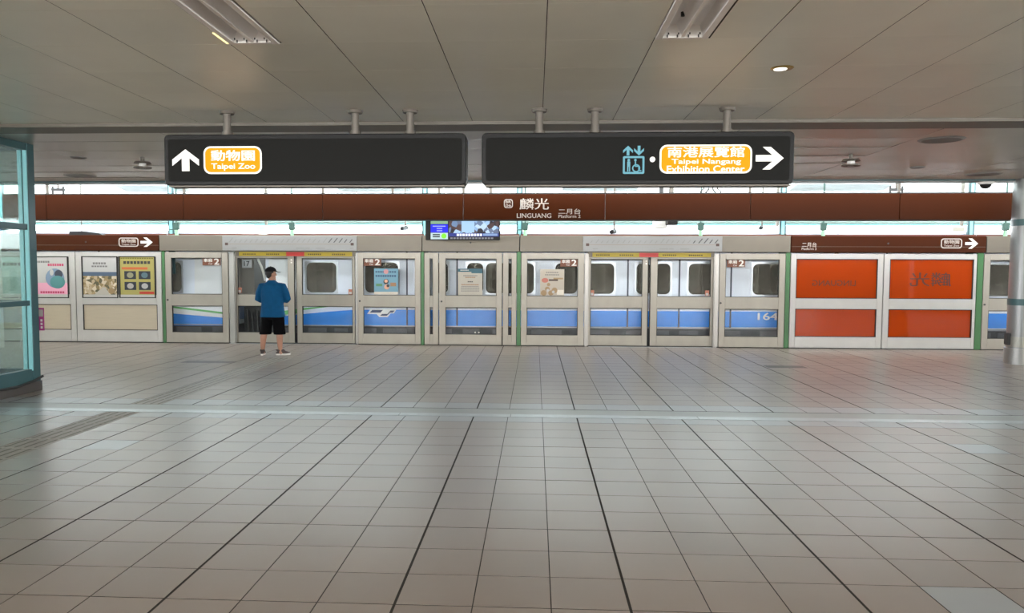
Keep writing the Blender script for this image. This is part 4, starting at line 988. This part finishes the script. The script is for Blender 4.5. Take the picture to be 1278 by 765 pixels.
# ================================================================== PERSON
PYF = 15.12; PXF = AX(340.5, PYF, 400)
def pw(x, y, z): return Vector((PXF + x, PYF + y, z))
person = thing('person', 'person in blue shirt, dark shorts and cap, seen from behind', 'person', (PXF, PYF, .004))
HR = Matrix.Rotation(math.radians(-48), 3, 'Z')       # head turned to the right
HC = Vector((-.035, .035, 1.615))
def hd(x, y, z): return pw(*(HC + HR @ Vector((x, y, z))))
b = MB()
# torso, legs, arms as tapering tubes that are fused into one surface
def tub(path, radii, n=14): b.tube([pw(*p) for p in path], radii, n)
b.loft([[pw(rx * math.cos(2 * math.pi * k / 24), cy + ry * math.sin(2 * math.pi * k / 24), z) for k in range(24)] for z, rx, ry, cy in
        ((.82, .12, .09, 0), (.86, .165, .115, 0), (.95, .175, .12, 0), (1.1, .155, .105, -.005), (1.25, .17, .115, -.01), (1.36, .17, .10, -.01), (1.42, .12, .075, 0), (1.46, .06, .06, .005))])
tub([(-.01, .0, 1.40), (-.02, .012, 1.50), (-.03, .03, 1.57)], [.062, .056, .055])
tub([(-.10, 0, .90), (-.135, .005, .70), (-.165, .0, .49), (-.19, -.015, .36), (-.205, -.01, .2), (-.212, -.005, .10), (-.214, .0, .05)], [.098, .085, .062, .064, .05, .038, .042])
tub([(.10, 0, .90), (.115, .005, .70), (.13, .0, .49), (.14, -.015, .36), (.142, -.01, .2), (.145, -.005, .10), (.147, .0, .05)], [.098, .085, .062, .064, .05, .038, .042])
tub([(-.214, -.04, .045), (-.22, .05, .04), (-.232, .16, .03)], [.036, .038, .026]); tub([(.14, -.02, .045), (.19, .035, .04), (.25, .085, .03)], [.036, .038, .026])
for s in (-1, 1):
    sh, el, wr = (.19 * s, -.005, 1.385), (.285 * s, .02, 1.115), (.09 * s, .25, 1.19)
    tub([(.1 * s, 0, 1.39), sh, ((sh[0] + el[0]) / 2 + .02 * s, 0, 1.26), el], [.055, .058, .05, .043])
    tub([el, ((el[0] * .55 + wr[0] * .45), .13, 1.145), wr], [.043, .041, .029])
    # palm and five bent fingers curling round the phone held in front
    px_, py_, pz_ = wr
    tub([wr, (px_ - .035 * s, py_ + .045, pz_ + .022), (px_ - .05 * s, py_ + .07, pz_ + .03)], [(.026, .018), (.038, .017), (.036, .014)], 10)
    for j, ln in enumerate((.062, .072, .068, .054)):
        z0 = pz_ + .055 - .022 * j; x0 = px_ - .045 * s
        tub([(x0, py_ + .06, z0), (x0 - .01 * s, py_ + .06 + ln * .45, z0 + .004), (x0 - .036 * s, py_ + .06 + ln * .55, z0 + .006), (x0 - .05 * s, py_ + .06 + ln * .25, z0 + .006)], [.0095, .009, .0085, .0075], 8)
    tub([(px_ - .02 * s, py_ + .03, pz_ + .045), (px_ - .045 * s, py_ + .035, pz_ + .075), (px_ - .062 * s, py_ + .045, pz_ + .09)], [.012, .0105, .009], 8)
# head with brow, nose, mouth, chin and ears
b.ell(hd(0, 0, .02), (.078, .098, .105), 18, 12, HR); b.ell(hd(0, .025, -.06), (.058, .07, .065), 14, 9, HR)
b.tube([hd(0, .088, .02), hd(0, .108, -.018), hd(0, .098, -.028)], [.011, .016, .012], 8)
for s in (-1, 1): b.ell(hd(.08 * s, -.005, -.005), (.012, .022, .034), 10, 7, HR)
b.ell(hd(0, .086, -.062), (.026, .012, .007), 10, 6, HR); b.ell(hd(0, .085, -.073), (.022, .012, .007), 10, 6, HR); b.ell(hd(0, .082, -.105), (.026, .02, .018), 10, 6, HR)
body = b.build('body', skin, person); remesh(body, .007, 5)
eye = MB()
for s in (-1, 1): eye.ell(hd(.032 * s, .088, .012), (.014, .008, .008), 10, 7, HR)
eye.build('eyes', mat('eye', (40, 30, 26), .3), person)
hair = MB(); hair.ell(hd(0, -.022, .028), (.086, .092, .098), 18, 12, HR); hair.ell(hd(0, -.05, -.035), (.066, .05, .05), 14, 9, HR)
hair = hair.build('hair', mat('hair', (24, 20, 18), .6), person); remesh(hair, .009, 4)
cp = MB(); rings = []
for i in range(9):
    a = math.pi / 2 * i / 8; r = math.cos(a); rings.append([hd(.096 * r * math.cos(2 * math.pi * k / 24), -.006 + .115 * r * math.sin(2 * math.pi * k / 24), .055 + .098 * math.sin(a)) for k in range(24)] if i < 8 else [hd(.004 * math.cos(2 * math.pi * k / 24), -.006 + .004 * math.sin(2 * math.pi * k / 24), .153) for k in range(24)])
cp.loft(rings); cap_m = mat('cap_black', (12, 12, 14), .8, spec=.2, noise=.2, nscale=40)
cap = cp.build('cap', cap_m, person, smooth=True, label='black cap')
br = MB(); top, bot = [], []
for k in range(13):
    a = math.radians(20 + 140 * k / 12); top.append(hd(.092 * math.cos(a), .085 * math.sin(a) + .0, .068)); 
for k in range(12, -1, -1):
    a = math.radians(20 + 140 * k / 12); top.append(hd(.085 * math.cos(a), .075 + .12 * math.sin(a), .058 - .012 * math.sin(a)))
n = len(top); br.add(top + [p - Vector((0, 0, .008)) for p in top], [list(range(n)), list(range(2 * n - 1, n - 1, -1))] + [(i, (i + 1) % n, (i + 1) % n + n, i + n) for i in range(n)])
br.build('brim', cap_m, cap); MB().ell(hd(0, -.006, .155), (.01, .01, .006)).build('button', cap_m, cap)
# shirt
sh = MB()
def ring(cx, cy, z, rx, ry, n=28, e=.8):
    o = []
    for k in range(n):
        a = 2 * math.pi * k / n; c, s = math.cos(a), math.sin(a)
        o.append(pw(cx + rx * abs(c) ** e * (1 if c > 0 else -1), cy + ry * abs(s) ** e * (1 if s > 0 else -1), z))
    return o
sh.loft([ring(0, 0, .765, .245, .165), ring(0, 0, .79, .243, .165), ring(0, -.002, .9, .228, .155), ring(0, -.005, 1.05, .215, .145), ring(0, -.01, 1.2, .215, .145), ring(0, -.012, 1.3, .215, .14), ring(0, -.008, 1.39, .195, .12), ring(-.005, 0, 1.44, .14, .095), ring(-.012, .005, 1.475, .085, .078), ring(-.015, .012, 1.50, .074, .07)])
for s in (-1, 1):
    sh.tube([pw(.12 * s, -.005, 1.385), pw(.205 * s, -.005, 1.375), pw(.262 * s, .0, 1.25), pw(.30 * s, .022, 1.11), pw(.272 * s, .05, 1.10), pw(.19 * s, .14, 1.15), pw(.15 * s, .19, 1.17)], [.07, .082, .076, .066, .064, .056, .052], 16)
sh = sh.build('shirt', mat('shirt_blue', (8, 76, 118), .8, spec=.2, noise=.12, nscale=14, bump=.25), person, label='blue long-sleeved shirt'); remesh(sh, .014, 4)
# shorts
so = MB()
so.loft([ring(0, 0, .90, .205, .135), ring(0, 0, .78, .222, .148), ring(0, 0, .72, .222, .145)])
for s, kx in ((-1, -.155), (1, .135)):
    so.loft([[pw(cx + rx * math.cos(2 * math.pi * k / 20), ry * math.sin(2 * math.pi * k / 20), z) for k in range(20)] for cx, z, rx, ry in ((.105 * s, .84, .115, .135), (.112 * s, .70, .118, .13), (kx * .9, .56, .115, .12), (kx, .43, .12, .115), (kx, .42, .115, .11))])
so = so.build('shorts', mat('shorts_black', (8, 8, 10), .9, spec=.1, noise=.2, nscale=20), person, label='black knee-length shorts'); remesh(so, .013, 3)
# shoes
shoe_m = mat('shoe_grey', (78, 68, 66), .7); sole_m = mat('shoe_sole', (222, 218, 212), .6)
for cx, cy, ang in ((-.222, .04, 8), (.19, .03, -62)):
    R2 = Matrix.Rotation(math.radians(ang), 3, 'Z')
    def sp(x, y, z): return pw(*(Vector((cx, cy, 0)) + R2 @ Vector((x, y, 0)) + Vector((0, 0, z + .004))))
    def outline(z, g): return [sp((.045 + g - .006 * (math.sin(a) < 0)) * math.cos(a), .14 * math.sin(a) + g * math.sin(a), z) for a in [2 * math.pi * k / 20 for k in range(20)]]
    sb = MB().loft([outline(.0, 0), outline(.012, .006), outline(.032, .005)]).build('sole', sole_m, person, smooth=True)
    u = MB(); u.loft([outline(.03, .001), outline(.055, -.001)] + [[sp(.045 * f * math.cos(2 * math.pi * k / 20), -.05 + .085 * f * math.sin(2 * math.pi * k / 20) + oy, z) for k in range(20)] for f, oy, z in ((1.0, .02, .078), (.98, -.005, .10), (.95, -.012, .115))])
    u.build('shoe', shoe_m, person, smooth=True)
# phone held in both hands
t = thing('mobile_phone', 'phone held in front of the person in the blue shirt', 'phone', tuple(pw(0, .33, 1.19)))
MB().box(PXF - .038, PXF + .038, PYF + .325, PYF + .334, 1.17, 1.32).build('case', black, t, bevel=.004); MB().box(PXF - .034, PXF + .034, PYF + .3235, PYF + .325, 1.178, 1.312).build('screen', mat('phone_screen', (120, 140, 160), .2, emit=.2), t)
